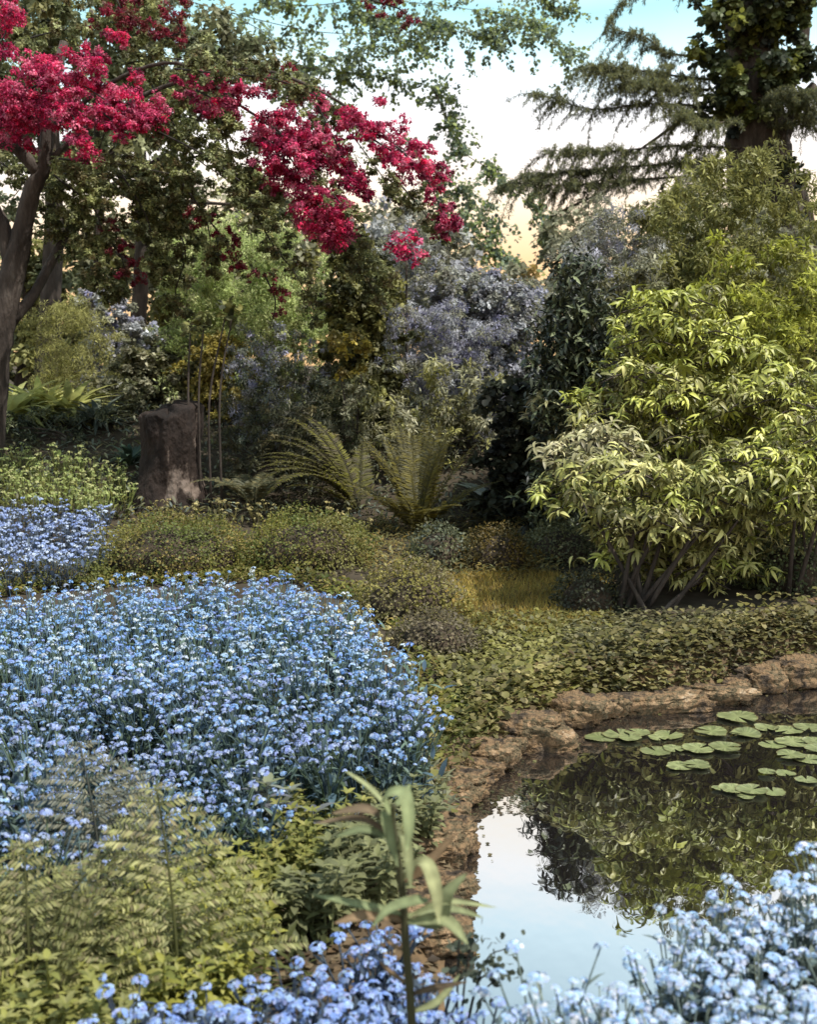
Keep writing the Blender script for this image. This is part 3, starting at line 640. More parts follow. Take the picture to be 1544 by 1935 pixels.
layered('whorled_shrub', 'lighter whorled leaf shrub standing behind and above the big one', 1330, 8.2, [
    ([(1090, 760), (1170, 690), (1290, 680), (1330, 750), (1430, 690), (1560, 720), (1560, 850), (1110, 860)], 8.0, .35, 60, 10, WC + YGREEN),
    ([(1190, 590), (1250, 530), (1310, 545), (1400, 600), (1440, 690), (1200, 710)], 8.4, .3, 40, 10, YGREEN),
    ([(1160, 860), (1500, 860), (1480, 980), (1200, 980)], 8.3, .3, 22, 8, WC)], .086, 7)
layered('whorled_shrub', 'whorled leaf shrub running off the right edge of the view, lower branch nearly bare', 1500, 7.5, [
    ([(1400, 880), (1440, 800), (1544, 770), (1640, 800), (1640, 960), (1500, 970)], 7.3, .3, 36, 9, YGREEN + WC),
    ([(1440, 720), (1600, 660), (1640, 780), (1460, 790)], 7.8, .3, 12, 8, YGREEN)], .086, 5)
layered('whorled_shrub', 'small grey leaved whorled shrub at the left foot of the lighter one', 1090, 9.5, [
    ([(1045, 740), (1080, 700), (1150, 700), (1180, 800), (1160, 900), (1070, 900), (1060, 830)], 9.5, .25, 40, 9, WGREY)], .095, 4)

# ---- ferns
def frond(az, elev, length, bend, width, pairs, cols, base=(0, 0, 0), tpl=NARROW, n=26, roll=0):
    """one feathery frond as its own mesh builder: midrib and leaflets"""
    mb = MB(); s = np.linspace(0, 1, n); el = elev - bend * s ** 1.4
    h = np.array([math.cos(az), math.sin(az), 0]); d = np.cos(el)[:, None] * h + np.sin(el)[:, None] * np.array([0, 0, 1])
    p = np.array(base) + np.concatenate([[np.zeros(3)], np.cumsum(d[:-1] * length / (n - 1), 0)])
    width *= 1.0; tube(mb, p, np.linspace(.006, .0015, n) * max(1, length), jitter_col(cols, 1, .1)[0] * .6, 4)
    side = np.cross(h, [0, 0, 1]); f = np.linspace(.14, .985, pairs); i = np.clip((f * (n - 1)).astype(int), 0, n - 2); ff = (f * (n - 1) - i)[:, None]
    pos = p[i] * (1 - ff) + p[i + 1] * ff; tang = d[i]; up = np.cross(side, tang); up = np.where(up[:, 2:3] < 0, -up, up)
    prof = np.minimum(1, (f / .35)) ** .7 * (1 - f) ** .55 * 1.25
    for sgn in (-1, 1):
        t = unit(sgn * side + tang * .35 + up * .12 + rdir(pairs) * .12)
        put(mb, tpl, pos, t, up, width * prof * rng.uniform(.88, 1.1, pairs), jitter_col(cols, pairs, .2))
    return mb
def fern(name, label, base, fronds, cols, cat='fern', pairs=62):
    root = thing(name, label, cat, base)
    for az, el, ln, bend, wd in fronds:
        frond(az, el, ln, bend, wd, pairs, cols).build('frond', M_LEAF, root)
    return root
FERN = [C(104, 98, 56), C(80, 76, 48), C(98, 96, 76), C(118, 110, 60)]
bf = G(790, 1012)
fr = []
for az in np.linspace(R(8), R(172), 19):
    fr.append((az + rng.uniform(-.1, .1), R(rng.uniform(64, 82)), rng.uniform(.84, 1.04), R(rng.uniform(10, 36)), .12))
for az in (R(-20), R(200), R(230), R(-55), R(255), R(285)):
    fr.append((az, R(rng.uniform(44, 60)), rng.uniform(.6, .75), R(55), .13))
for az in (R(2), R(20), R(178), R(160)): fr.append((az, R(48), rng.uniform(.75, .9), R(38), .14))
fern('shuttlecock_fern', 'upright shuttlecock fern with fanning dark fronds at the centre', bf, fr, FERN)
bf2 = G(680, 970)
fern('arching_fern', 'fern whose long fronds arch left towards the stump', bf2, [(R(175 + k * 11), R(66 - k * 3), 1.1 + .2 * rng.random(), R(82 + 6 * k), .13) for k in range(-3, 5)] + [(R(168 + k * 9), R(58 - k * 2), 1.05, R(70), .15) for k in range(5)] + [(R(120), R(60), .8, R(60), .14), (R(90), R(66), .8, R(50), .14), (R(215), R(40), .8, R(50), .13)], [C(116, 114, 62), C(90, 88, 54), C(92, 86, 70)])
bf3 = G(480, 960)
fern('arching_fern', 'low dusky fern spreading in the shade right of the stump', bf3, [(R(a), R(52), .62 + .2 * rng.random(), R(75), .13) for a in (0, 35, 80, 120, 160, 200, 240, 280, 320)], [C(106, 106, 84), C(84, 88, 72), C(124, 116, 86)])
bf4 = G(1560, 1010)
fern('arching_fern', 'pale fern leaning in at the right edge beside the whorled shrubs', np.array([P(1590, 800, 7.9)[0], 7.9, gz1(P(1590, 800, 7.9)[0], 7.9)]), [(R(a), R(66), 1.25, R(60), .17) for a in (95, 130, 160, 180, 200)], [C(150, 152, 98), C(128, 130, 82)])

# ---- strap leaves, hostas
def strap_clump(name, label, base, n, length, cols, tpl, elev=(35, 80), cat='plant', mat=None, az=(0, 360)):
    root = thing(name, label, cat, base); mb = MB()
    a = np.radians(rng.uniform(*az, n)); e = np.radians(rng.uniform(*elev, n))
    t = np.stack([np.cos(a) * np.cos(e), np.sin(a) * np.cos(e), np.sin(e)], 1)
    pos = np.stack([np.cos(a), np.sin(a), 0 * a], 1) * length * .12 * rng.random((n, 1))
    put(mb, tpl, pos, t, np.array([0, 0, 1.0]) - t * .4, length * rng.uniform(.6, 1.15, n), jitter_col(cols, n, .22))
    mb.build('leaves', mat or M_LEAF, root); return root
STRAP = leaf_tpl(6, .15, .75, .3, .4); HOSTA = leaf_tpl(6, .46, .6, .3, .42)
for k, (px, py, lb) in enumerate([(20, 800, 'arching pale strap leaf plant at the left edge behind the green flowers'), (75, 790, 'arching pale strap leaf plant, second from the left edge'), (130, 795, 'pale strap leaf plant midway between the left edge and the stump'), (185, 805, 'dim strap leaf plant nearest the stump on its left')]):
    strap_clump('strap_leaf_plant', lb, G(px, py), 90, .62 if k < 3 else .42, [C(200, 200, 142), C(176, 178, 122), C(150, 152, 106)] if k < 3 else BLUEGR, STRAP, (30, 85))
strap_clump('strap_leaf_plant', 'blue green tuft of blades against the left side of the stump', G(245, 880), 34, .34, [C(74, 92, 84), C(96, 110, 90)], STRAP, (40, 88))
strap_clump('hosta', 'grey leaved hosta right of the centre fern', G(925, 958), 40, .33, [C(116, 120, 104), C(92, 98, 88), C(138, 140, 118)], HOSTA, (15, 75), mat=M_GLOSS)
strap_clump('hosta', 'small pale hosta at the dark foot of the whorled shrub', G(1000, 985), 26, .24, [C(150, 148, 112), C(128, 126, 96)], HOSTA, (15, 70))
strap_clump('dark_rosette', 'dark rosette of long leathery leaves under the edge of the blue bed', G(650, 1452), 34, .26, [C(54, 56, 60), C(74, 74, 78), C(40, 40, 46)], leaf_tpl(5, .2, .5, .3, .5), (8, 62), mat=M_GLOSS)

# ---- stump
bs_ = G(322, 950); mb = MB()
ns, nr = 84, 60; v = []
for i in range(nr + 1):
    f = i / nr
    for k in range(ns):
        a = 2 * math.pi * k / ns
        rr = .255 + .05 * (1 - f) ** 2 - .03 * math.sin(f * math.pi)
        rr *= (1 - .22 * max(0, f - .8) * 5 * .5) * (1 + .22 * mnoise.noise((math.cos(a) * 1.6, math.sin(a) * 1.6, f * 2.2))) + .09 * mnoise.noise((math.cos(a) * 5, math.sin(a) * 5, f * 3 + 4)) + .05 * mnoise.noise((math.cos(a) * 14, math.sin(a) * 14, f * 4)) + .03 * mnoise.noise((math.cos(a) * 22, math.sin(a) * 22, f * 26))
        rr += .13 * max(0, (1 - f * 2.2)) ** 2 * max(0, math.cos(a - .1)) ** 3 + .05 * f * max(0, math.cos(a)) ** 2 + .06 * max(0, 1 - f * 3) * max(0, math.cos(a - 3.6)) ** 2
        top = .79 + .035 * mnoise.noise((math.cos(a) * 6, math.sin(a) * 6, 2)) + .05 * mnoise.noise((math.cos(a) * 1.5, math.sin(a) * 1.5, 9)) - .03 * math.cos(a + 2.6)
        v.append((rr * math.cos(a) * 1.02, rr * math.sin(a), -.1 + f * (top + .1)))
t = []
for i in range(nr):
    for k in range(ns):
        p_, q_ = i * ns + k, i * ns + (k + 1) % ns; t += [(p_, q_, q_ + ns), (p_, q_ + ns, p_ + ns)]
for j, (fr_, dz) in enumerate(((.86, .022), (.5, .03), (.2, .035))):
    b0 = len(v)
    ring = [(x * fr_, y * fr_, z + dz + .02 * mnoise.noise((x * 9, y * 9, 3 + j))) for x, y, z in v[nr * ns:(nr + 1) * ns]]
    v += ring; o0 = b0 - ns
    for k in range(ns):
        p_, q_ = o0 + k, o0 + (k + 1) % ns; t += [(p_, q_, q_ + ns), (p_, q_ + ns, p_ + ns)]
v.append((0, 0, .825)); 
for k in range(ns): t.append((len(v) - 1 - ns + k, len(v) - 1 - ns + (k + 1) % ns, len(v) - 1))
mb.add(v, t, BARK_C); st = mb.build('tree_stump', M_STUMP); st.location = bs_
tag(st, 'dark weathered tree stump with pale bare patches and a flared right foot', 'tree stump')

# ---- rocks round the pond
def rock(label, px, py, w, h, dep, sink=.35, Y=None, seed=0, tilt=0):
    p = G(px, py); e_ = .03; sx = sdf(POND, np.array([p[0] + e_, p[0] - e_, p[0], p[0]]), np.array([p[1], p[1], p[1] + e_, p[1] - e_]))
    gr = unit(np.array([sx[0] - sx[1], sx[2] - sx[3]])); back = max(0, (.42 * max(w, dep) if px < 960 else dep * .22) - float(sdf(POND, p[:1], p[1:2])[0])) if px > 840 and py > 1200 else 0
    p[0] += gr[0] * back; p[1] += gr[1] * back; p[2] = gz1(p[0], p[1])
    bm_v, bm_f = ICO
    h = h * .5; w = w * 1.05; dep = dep * .8; s = np.array([w, dep, h]) * .5
    v = []
    for q_ in bm_v:
        qv = Vector(q_)
        k = 1 + .34 * mnoise.noise(qv * 1.3 + Vector((seed * 7.1, 0, 0))) + .16 * mnoise.noise(qv * 3.1 + Vector((0, seed * 3.3, 0))) + .24 * (.4 - abs(mnoise.noise(qv * 5 + Vector((seed, 0, 0))))) + .12 * (.3 - abs(mnoise.noise(qv * 11))) + .03 * mnoise.noise(qv * 24)
        cx = [math.copysign(abs(c_) ** .72, c_) for c_ in q_]
        v.append((cx[0] * s[0] * k, cx[1] * s[1] * k, cx[2] * s[2] * k))
    mb = MB(); mb.add(v, bm_f, (.3, .2, .15)); o = mb.build('rock', M_ROCK)
    o.location = (p[0], p[1], max(p[2] * .75, .03) + h * (.5 - sink)); o.rotation_euler = (0, tilt, rng.uniform(-.4, .4))
    return tag(o, label, 'rock', 'rocks edging the pond')
import bmesh
bm = bmesh.new(); bmesh.ops.create_icosphere(bm, subdivisions=5, radius=1); bm.verts.ensure_lookup_table()
ICO = (np.array([tuple(v.co) for v in bm.verts]), np.array([[v.index for v in f.verts] for f in bm.faces])); bm.free()
rock('big brown boulder at the left corner of the far bank', 990, 1388, .40, .34, .36, .42, seed=1)
rock('rust coloured rock next right of the big boulder', 1075, 1345, .34, .30, .3, .4, seed=2)
rock('small grey rock between the rusty rock and the long ledge', 1125, 1345, .2, .2, .2, .4, seed=13)
rock('long low sandy orange ledge of rock along the far waterline', 1215, 1338, .58, .20, .22, .4, seed=3)
rock('flat orange ledge rock continuing the long ledge to the right', 1335, 1318, .42, .18, .22, .4, seed=4)
rock('upright pale rock near the right edge of the far bank', 1440, 1298, .30, .30, .3, .35, seed=5)
rock('grey brown boulder at the far right waterline', 1510, 1285, .36, .34, .3, .35, seed=6)
rock('brown rock turning the pond corner, below the big boulder', 925, 1440, .26, .22, .26, .4, seed=7)
rock('dark flat rock overhanging the water on the left bank', 880, 1490, .26, .16, .24, .45, seed=8)
rock('dark rock jutting into the bright reflection', 852, 1590, .26, .20, .26, .45, seed=9)
rock('ochre rock behind the tall lily stem', 790, 1580, .30, .18, .3, .45, seed=10)
rock('pale smooth rock left of the tall lily stem', 735, 1700, .26, .18, .26, .45, seed=11)
rock('pale cracked rock right of the tall lily stem', 820, 1775, .2, .18, .26, .42, seed=12)
rock('sandy rock among flowers at the lower left bank', 565, 1800, .24, .13, .2, .45, seed=14)
rock('pinkish rock at the right edge under the whorled shrubs', 1545, 1135, .34, .26, .3, .35, seed=15)

def rim_stone(px, py, w, h, k):
    o = rock('small broken brown stone wedged into the muddy rim of the pond', px, py, w, h, w * .8, .4, seed=20 + k); o['group'] = 'small stones wedged into the pond rim'; o.name = 'rim_stone'
for k, (x_, y_) in enumerate([(1032, 1385), (1150, 1342), (1275, 1322), (1385, 1305), (955, 1415), (940, 1432), (905, 1462), (868, 1510), (850, 1545), (1100, 1352), (858, 1625), (1475, 1288), (835, 1690), (820, 1735)]):
    rim_stone(x_, y_, .15 + .07 * ((k * 7) % 5) / 5, .15 + .06 * ((k * 3) % 4) / 4, k)

# ---- mound plants with tiny leaves
def mound(label, px, py, w, h, dep, cols, length_=.03, seed=0, group='cushion plants along the bed', lace=1.0, tpl=SMALL, name='cushion_plant'):
    length = length_ * .7; lace = 1.15
    p = G(px, py); root = thing(name, label, 'plant', p, group)
    N = int(2.2 * (w * dep + w * h) / (length * length) * lace)
    u = rdir(N); u[:, 2] = np.abs(u[:, 2])
    k = np.array([1 + .22 * mnoise.noise(Vector((a * 2.2, b_ * 2.2, c_ * 2.2 + seed * 5))) + .16 * mnoise.noise(Vector((a * 6, b_ * 6, c_ * 6 + seed * 5))) for a, b_, c_ in u])
    pos = u * np.array([w * .5, dep * .5, h]) * (k * rng.uniform(.82, 1.04, N))[:, None]
    n0 = unit(u / np.array([w * .5, dep * .5, h]))
    lumps = jitter_col(cols, 40, .18); lc = rdir(40); lc[:, 2] = np.abs(lc[:, 2]); j = np.argmax(u @ lc.T + rng.normal(0, .05, (N, 40)), 1)
    mb = MB(); put(mb, tpl, pos, unit(n0 * .5 + rdir(N) * .9 + (0, 0, -.1)), unit(n0 * .7 + (0, 0, .4) + rdir(N) * .4), length * rng.uniform(.6, 1.3, N), lumps[j] * (1 + rng.uniform(-.28, .28, (N, 1))))
    mb.build('foliage', M_LEAF, root)
    mb = MB(); uu = ICO2[0].copy(); uu[:, 2] = np.maximum(uu[:, 2], -.1)
    mb.add(uu * np.array([w * .38, dep * .38, h * .74]), ICO2[1], (.02, .02, .014)); mb.build('dark_inner_dome', M_SOIL, root)  # plain dark dome filling the inside of the leaf shell
bm = bmesh.new(); bmesh.ops.create_icosphere(bm, subdivisions=2, radius=1); bm.verts.ensure_lookup_table()
ICO2 = (np.array([tuple(v.co) for v in bm.verts]), np.array([[v.index for v in f.verts] for f in bm.faces])); bm.free()
MOUND = [C(128, 126, 74), C(102, 104, 62), C(140, 126, 82), C(90, 100, 58)]
mound('wide olive brown cushion plant in front of the stump', 330, 1075, 1.28, .40, .9, MOUND, .03, 1)
mound('olive brown cushion plant right of the widest one, under the arching fern', 580, 1065, .98, .38, .8, MOUND, .03, 2)
mound('greenish cushion plant at the right end of the blue bed', 775, 1165, .72, .34, .6, [C(128, 122, 74), C(108, 104, 66), C(116, 108, 88)], .03, 3)
mound('grey brown cushion plant sloping from the bed to the lawn', 820, 1225, .5, .2, .5, [C(104, 96, 80), C(84, 78, 64), C(120, 112, 88)], .03, 4)
mound('dark dense cushion plant below the centre fern', 830, 1065, .5, .3, .5, BLUEGR + DKOLIVE, .035, 5)
mound('dark low shrublet left of the bare stems on the bank', 1110, 1150, .44, .26, .4, [C(66, 68, 54), C(84, 86, 64), C(52, 54, 46)], .035, 6)
mound('ochre brown cushion plant between the centre fern and the lawn', 940, 1072, .56, .30, .4, [C(122, 104, 58), C(96, 84, 52), C(84, 80, 56)], .03, 7)
mound('grey green cushion plant behind the lawn, left of the whorled shrub', 1060, 1060, .6, .3, .5, [C(108, 108, 78), C(92, 94, 72)], .032, 8)
mound('mossy green cushion plant right of the whorled shrub stems', 1500, 1110, .7, .36, .6, [C(104, 112, 80), C(84, 92, 68)], .032, 9)
mound('small green cushion plant at the far left below the blue patch', 70, 1100, 1.0, .16, .5, [C(118, 122, 76), C(98, 104, 66), C(124, 112, 72)], .03, 10)

# ---- ground cover (uncountable)
def cover(name, poly_px, spacing, length, tpl, cols, h=.05, lift=.06, mat=None, per=1, margin=.02, elev=(.1, .9), hh=0.0):
    poly = region(poly_px, hh); xy = sample(poly, spacing, .5, margin); xy = np.repeat(xy, per, 0) + rng.normal(0, spacing * .3, (len(xy) * per, 2))
    xy = xy[sdf(POND, xy[:, 0], xy[:, 1]) > margin * .5]
    N = len(xy); z = gz(xy[:, 0], xy[:, 1]) + lift * rng.random(N) ** 1.3
    a = rng.uniform(0, 6.28, N); e = rng.uniform(*elev, N)
    t = np.stack([np.cos(a) * np.cos(e), np.sin(a) * np.cos(e), np.sin(e)], 1)
    pc = np.array([mnoise.noise((x * 2.3, y * 2.3, 4)) for x, y in xy])[:, None]
    mb = MB(); put(mb, tpl, np.stack([xy[:, 0], xy[:, 1], z], 1), t, unit(np.array([0, 0, 1.0]) - t * .3 + rdir(N) * .3), length * rng.uniform(.6, 1.3, N), jitter_col(cols, N, .25) * (1 + .75 * pc))
    return tag(mb.build(name, mat or M_LEAF), kind='stuff')
cover('creeping_ground_cover', [(760, 1190), (900, 1165), (1160, 1165), (1200, 1290), (1090, 1330), (930, 1340), (880, 1400), (830, 1380), (830, 1270)], .021, .028, ROUND, [C(124, 122, 74), C(98, 98, 62), C(140, 136, 96), C(80, 76, 54)], lift=.03, per=2)
cover('leafy_ground_cover', [(1060, 1190), (1180, 1160), (1500, 1170), (1600, 1200), (1600, 1270), (1420, 1280), (1250, 1320), (1100, 1335)], .025, .042, MEDIUM, [C(120, 118, 88), C(94, 94, 70), C(150, 146, 116), C(64, 64, 50)], lift=.045, per=2, elev=(-.1, .7))
cover('bank_cover', [(900, 1300), (1060, 1250), (1600, 1150), (1600, 1290), (1425, 1304), (1330, 1326), (1250, 1342), (1108, 1364), (1040, 1392), (960, 1440), (890, 1440)], .026, .036, ROUND, [C(120, 116, 78), C(96, 92, 62), C(142, 134, 98), C(84, 72, 52)], lift=.05, per=2, margin=.09, elev=(-.3, .8))
cover('rim_creeper', [(900, 1300), (1060, 1240), (1600, 1150), (1600, 1300), (1425, 1308), (1330, 1330), (1250, 1346), (1108, 1368), (1040, 1396), (955, 1458), (880, 1500), (830, 1600), (800, 1500)], .075, .034, ROUND, [C(112, 110, 68), C(88, 84, 56), C(132, 124, 88)], lift=.17, per=5, margin=.07, elev=(-.8, .6))
cover('bank_grass', [(760, 1430), (960, 1400), (940, 1480), (870, 1560), (800, 1620), (720, 1620)], .035, .075, NEEDLE, [C(128, 116, 80), C(104, 100, 64), C(88, 74, 56)], lift=.02, per=2, margin=.03, elev=(.1, 1.2))
cover('grass', [(840, 1085), (1000, 1080), (1160, 1090), (1160, 1190), (1000, 1200), (850, 1190)], .016, .045, NEEDLE, [C(180, 152, 92), C(150, 132, 80), C(160, 150, 92)], lift=.0, per=2, elev=(.6, 1.4))
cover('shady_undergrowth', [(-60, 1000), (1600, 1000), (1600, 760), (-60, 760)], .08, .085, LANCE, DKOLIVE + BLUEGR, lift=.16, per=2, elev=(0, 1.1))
cover('bank_undergrowth', [(640, 1030), (720, 980), (900, 980), (1050, 1000), (1060, 1090), (880, 1100), (700, 1110)], .04, .055, LANCE, DKOLIVE + BROWN, lift=.07, per=2)
cover('bed_edge_cover', [(-60, 1080), (160, 1085), (520, 1075), (720, 1120), (800, 1220), (860, 1330), (850, 1420), (800, 1400), (760, 1215), (690, 1150), (560, 1105), (230, 1110), (-60, 1140)], .028, .035, SMALL, MOUND, lift=.06, per=2)
cover('moss', [(820, 1340), (880, 1300), (960, 1330), (930, 1390), (860, 1420), (790, 1470), (730, 1480), (740, 1440)], .018, .03, SMALL, [C(104, 108, 64), C(84, 90, 58)], lift=.02, per=2)
cover('low_sedum_carpet', [(560, 1465), (700, 1455), (720, 1490), (700, 1530), (600, 1520)], .018, .05, NARROW, [C(138, 140, 76), C(110, 112, 66), C(120, 96, 70)], lift=.03, per=2, elev=(.7, 1.5))
cover('low_herbs', [(690, 1470), (820, 1430), (870, 1530), (830, 1560), (700, 1560)], .03, .07, LANCE, [C(120, 122, 100), C(96, 98, 84), C(140, 140, 118)], lift=.05, per=2, elev=(0, 1.0))
cover('margin_herbage', [(1640, 1700), (2500, 1640), (2700, 2300), (1660, 2300)], .05, .06, LANCE, DKOLIVE + BLUEGR, lift=.10, per=2, elev=(0, 1.2))
cover('fallen_leaves', [(480, 1720), (700, 1680), (860, 1600), (850, 1890), (480, 1880)], .026, .035, SMALL, [C(110, 92, 74), C(84, 72, 60), C(140, 126, 104)], lift=.015, elev=(-.1, .3))
cover('herb_litter', [(-80, 1560), (480, 1500), (560, 1480), (720, 1700), (520, 1935), (-80, 1935)], .045, .06, LANCE, [C(92, 96, 62), C(74, 78, 54)], lift=.05, elev=(0, 1.0), per=2)

# ---- forget-me-nots
def floret(): # five rounded petals round a small eye
    v = [(0, 0, 0)]; t = []
    for k in range(5):
        a = k * 2 * math.pi / 5; b0 = len(v)
        for da, rr, z in ((-.42, .55, .04), (-.5, .9, .10), (0, 1.05, .08), (.5, .9, .10), (.42, .55, .04)): v.append((rr * math.cos(a + da), rr * math.sin(a + da), z))
        t += [(0, b0, b0 + 1), (0, b0 + 1, b0 + 2), (0, b0 + 2, b0 + 3), (0, b0 + 3, b0 + 4)]
    return np.array(v), np.array(t)
FLORET = floret()
# the floret lies in XY facing +Z; put() maps local Y to the axis and Z to the upper side
def head_mb(r, n, cols):
    mb = MB(); u = rdir(n * 3); u = u[u[:, 2] > -.1][:n]
    pos = u * np.array([r, r, r * .62]); nn = unit(u + (0, 0, .45))
    put(mb, FLORET, pos, unit(np.cross(nn, rdir(len(pos)))), nn, r * rng.uniform(.26, .40, len(pos)), jitter_col(cols, len(pos), .14))
    return mb
FB = [C(130, 162, 206), C(108, 146, 202), C(168, 190, 212), C(130, 146, 200), C(200, 206, 208), C(140, 170, 208)]
FSTEM = [C(86, 104, 114), C(66, 82, 96), C(106, 122, 112), C(84, 98, 78)]
def flower_plant(name, label, nheads, height, spread, r, cols, scol, group, nl=22, far=False):
    root = thing(name, label, 'flower', (0, 0, 0), group)
    mb = MB(); heads = []
    for k in range(nheads):
        a = k * 2.4 + rng.uniform(-.5, .5); s = spread * math.sqrt((k + .5) / nheads)
        tip = np.array([s * math.cos(a), s * math.sin(a), height * rng.uniform(.72, 1.08)])
        p = curve([(0, 0, -.03), tip * np.array([.35, .35, .55]), tip], 6)
        tube(mb, p, np.linspace(.0035, .002, 6), jitter_col(scol, 1, .2)[0], 4)
        heads.append(tip)
        for f in (2, 3, 4):
            put(mb, LANCE, p[f][None], unit(rdir(1) + (0, 0, .4)), np.array([[0, 0, 1.0]]), np.array([rng.uniform(.035, .06)]), jitter_col(scol, 1, .3))
    a = rng.uniform(0, 6.28, nl); e = rng.uniform(.1, 1.2, nl)
    put(mb, LANCE, np.stack([rng.normal(0, spread * .3, nl), rng.normal(0, spread * .3, nl), rng.uniform(0, height * .55, nl)], 1), np.stack([np.cos(a) * np.cos(e), np.sin(a) * np.cos(e), np.sin(e)], 1), np.array([0, 0, 1.0]), rng.uniform(.06, .11, nl), jitter_col(scol, nl, .3))
    mb.build('stems', M_LEAF, root)
    for h in heads:
        rr = r * rng.uniform(.55, 1.25); o = head_mb(rr, 24 if not far else 12, cols).build('flower_head', M_PETAL, root); o.location = h
        o.rotation_euler = (rng.uniform(-.3, .3), rng.uniform(-.3, .3), rng.uniform(0, 6))
    return root
def plant_out(protos, spots, scale=(.8, 1.15)):
    used = set()
    for x, y in spots:
        i = int(rng.integers(0, len(protos))); p = protos[i]
        args = ((x, y, gz1(x, y)), rng.uniform(0, 6.28), rng.uniform(*scale), (rng.uniform(-.18, .18), rng.uniform(-.18, .18)))
        if i in used: copy_tree(p, *args)
        else: used.add(i); KIDS.setdefault(p.name, [(k, list(k.children)) for k in p.children]); place(p, *args)
    for i, p in enumerate(protos):
        if i not in used:
            for k in list(p.children): bpy.data.objects.remove(k)
            bpy.data.objects.remove(p)

MAIN = region([(-60, 1125), (120, 1118), (230, 1100), (560, 1098), (680, 1150), (760, 1225), (795, 1300), (800, 1410), (750, 1440), (700, 1425), (560, 1412), (545, 1500), (470, 1545), (300, 1560), (-80, 1640)], .30)
spots = sample(MAIN, .135, .5, .05)
spots = spots[np.argsort(spots[:, 1])]
n_near = 130
print('main bed plants', len(spots))
lab = 'pale blue forget-me-not plant in the wide bed on the left'
protos = [flower_plant('forget_me_not', lab, 14, .31, .13, .0130, FB if k % 3 else [C(146, 164, 206), C(138, 150, 200), C(184, 194, 212)], FSTEM, 'forget-me-nots of the wide left bed') for k in range(7)]
plant_out(protos, spots[:n_near], (.68, 1.22))
def flower_stuff(name, xy, height, r, cols, scol, heads=6, spread=.13, label=None, nl=10):
    mb = MB()
    for x, y in xy:
        g = gz1(x, y); hz = height * rng.uniform(.8, 1.15)
        for k in range(heads):
            a = rng.uniform(0, 6.28); s = spread * math.sqrt(rng.random()); tip = np.array([x + s * math.cos(a), y + s * math.sin(a), g + hz * rng.uniform(.7, 1.05)])
            h = head_mb(r * rng.uniform(.7, 1.2), 11, jitter_col(cols, 1, .15)); v = np.concatenate(h.v) + tip; mb.add(v, np.concatenate(h.t), np.concatenate(h.c))
            tube(mb, [(x, y, g), (x * .4 + tip[0] * .6, y * .4 + tip[1] * .6, g + hz * .5), tip - (0, 0, .005)], (.003, .0025, .002), jitter_col(scol, 1, .2)[0], 3)
        a = rng.uniform(0, 6.28, nl); e = rng.uniform(.1, 1.2, nl)
        put(mb, LANCE, np.stack([x + rng.normal(0, spread * .6, nl), y + rng.normal(0, spread * .6, nl), g + rng.uniform(0, height * .7, nl)], 1), np.stack([np.cos(a) * np.cos(e), np.sin(a) * np.cos(e), np.sin(e)], 1), np.array([0, 0, 1.0]), rng.uniform(.05, .1, nl), jitter_col(scol, nl, .3))
    o = mb.build(name, M_PETAL); tag(o, label, None, None, 'stuff'); return o
flower_stuff('far_forget_me_nots', spots[n_near:], .32, .014, FB, FSTEM, 14)
PATCH = region([(-60, 965), (60, 950), (200, 970), (215, 1030), (120, 1065), (-60, 1075)], .2)
flower_stuff('blue_flower_patch', sample(PATCH, .15, .45), .24, .018, [C(150, 166, 206), C(130, 146, 190), C(186, 196, 214)], [C(66, 76, 92), C(84, 92, 100)], 7, .1)
GPATCH = region([(-60, 850), (120, 850), (230, 880), (250, 930), (200, 960), (-60, 945)], .2)
flower_stuff('lime_flower_patch', sample(GPATCH, .14, .45), .26, .020, [C(160, 170, 118), C(180, 180, 136), C(140, 152, 100)], [C(112, 122, 76), C(126, 126, 80)], 6, .1)
flower_stuff('straw_flower_fringe', np.concatenate([sample(region([(230, 965), (400, 960), (700, 975), (730, 1010), (600, 985), (250, 990)], .1), .2, .5), sample(region([(560, 1110), (700, 1150), (730, 1190), (680, 1190), (550, 1130)], .2), .16, .5)]), .2, .018, [C(190, 178, 130), C(170, 160, 120)], [C(110, 104, 70)], 4, .08, nl=4)

# bottom right bed, in front of the water, and the low flowers left of the lily
BIG = [C(166, 188, 208), C(156, 188, 224), C(196, 214, 228), C(172, 186, 226), C(206, 206, 212)]
RIGHT = region([(1130, 1840), (1180, 1760), (1300, 1720), (1420, 1670), (1620, 1640), (1680, 2150), (1000, 2180), (880, 1970), (960, 1900)], .36)
x0, y0 = RIGHT.min(0); x1, y1 = RIGHT.max(0)
gxx, gyy = np.meshgrid(np.arange(x0, x1, .10), np.arange(y0, y1, .09)); gxx = (gxx + rng.uniform(-.05, .05, gxx.shape)).ravel(); gyy = (gyy + rng.uniform(-.05, .05, gyy.shape)).ravel()
mk = inside(RIGHT, gxx, gyy) & (sdf(POND, gxx, gyy) > -.02)
sp = np.stack([gxx[mk], gyy[mk]], 1); print('right bed', len(sp))
lab = 'tall pale blue forget-me-not on the near bank at the lower right'
protos = [flower_plant('forget_me_not', lab, 19, .38, .12, .0142, BIG, [C(110, 124, 120), C(90, 104, 106), C(128, 136, 124)], 'forget-me-nots of the near right bank') for k in range(6)]
plant_out(protos, sp[rng.permutation(len(sp))[:110]], (.72, 1.12))
LOWL = region([(250, 1890), (380, 1880), (500, 1850), (600, 1800), (680, 1770), (780, 1780), (840, 1850), (960, 1900), (960, 2100), (230, 2100)], .22)
sp = sample(LOWL, .10, .45, -.1); print('low left', len(sp))
lab = 'violet blue forget-me-not in the clump at the bottom, left of the lily stem'
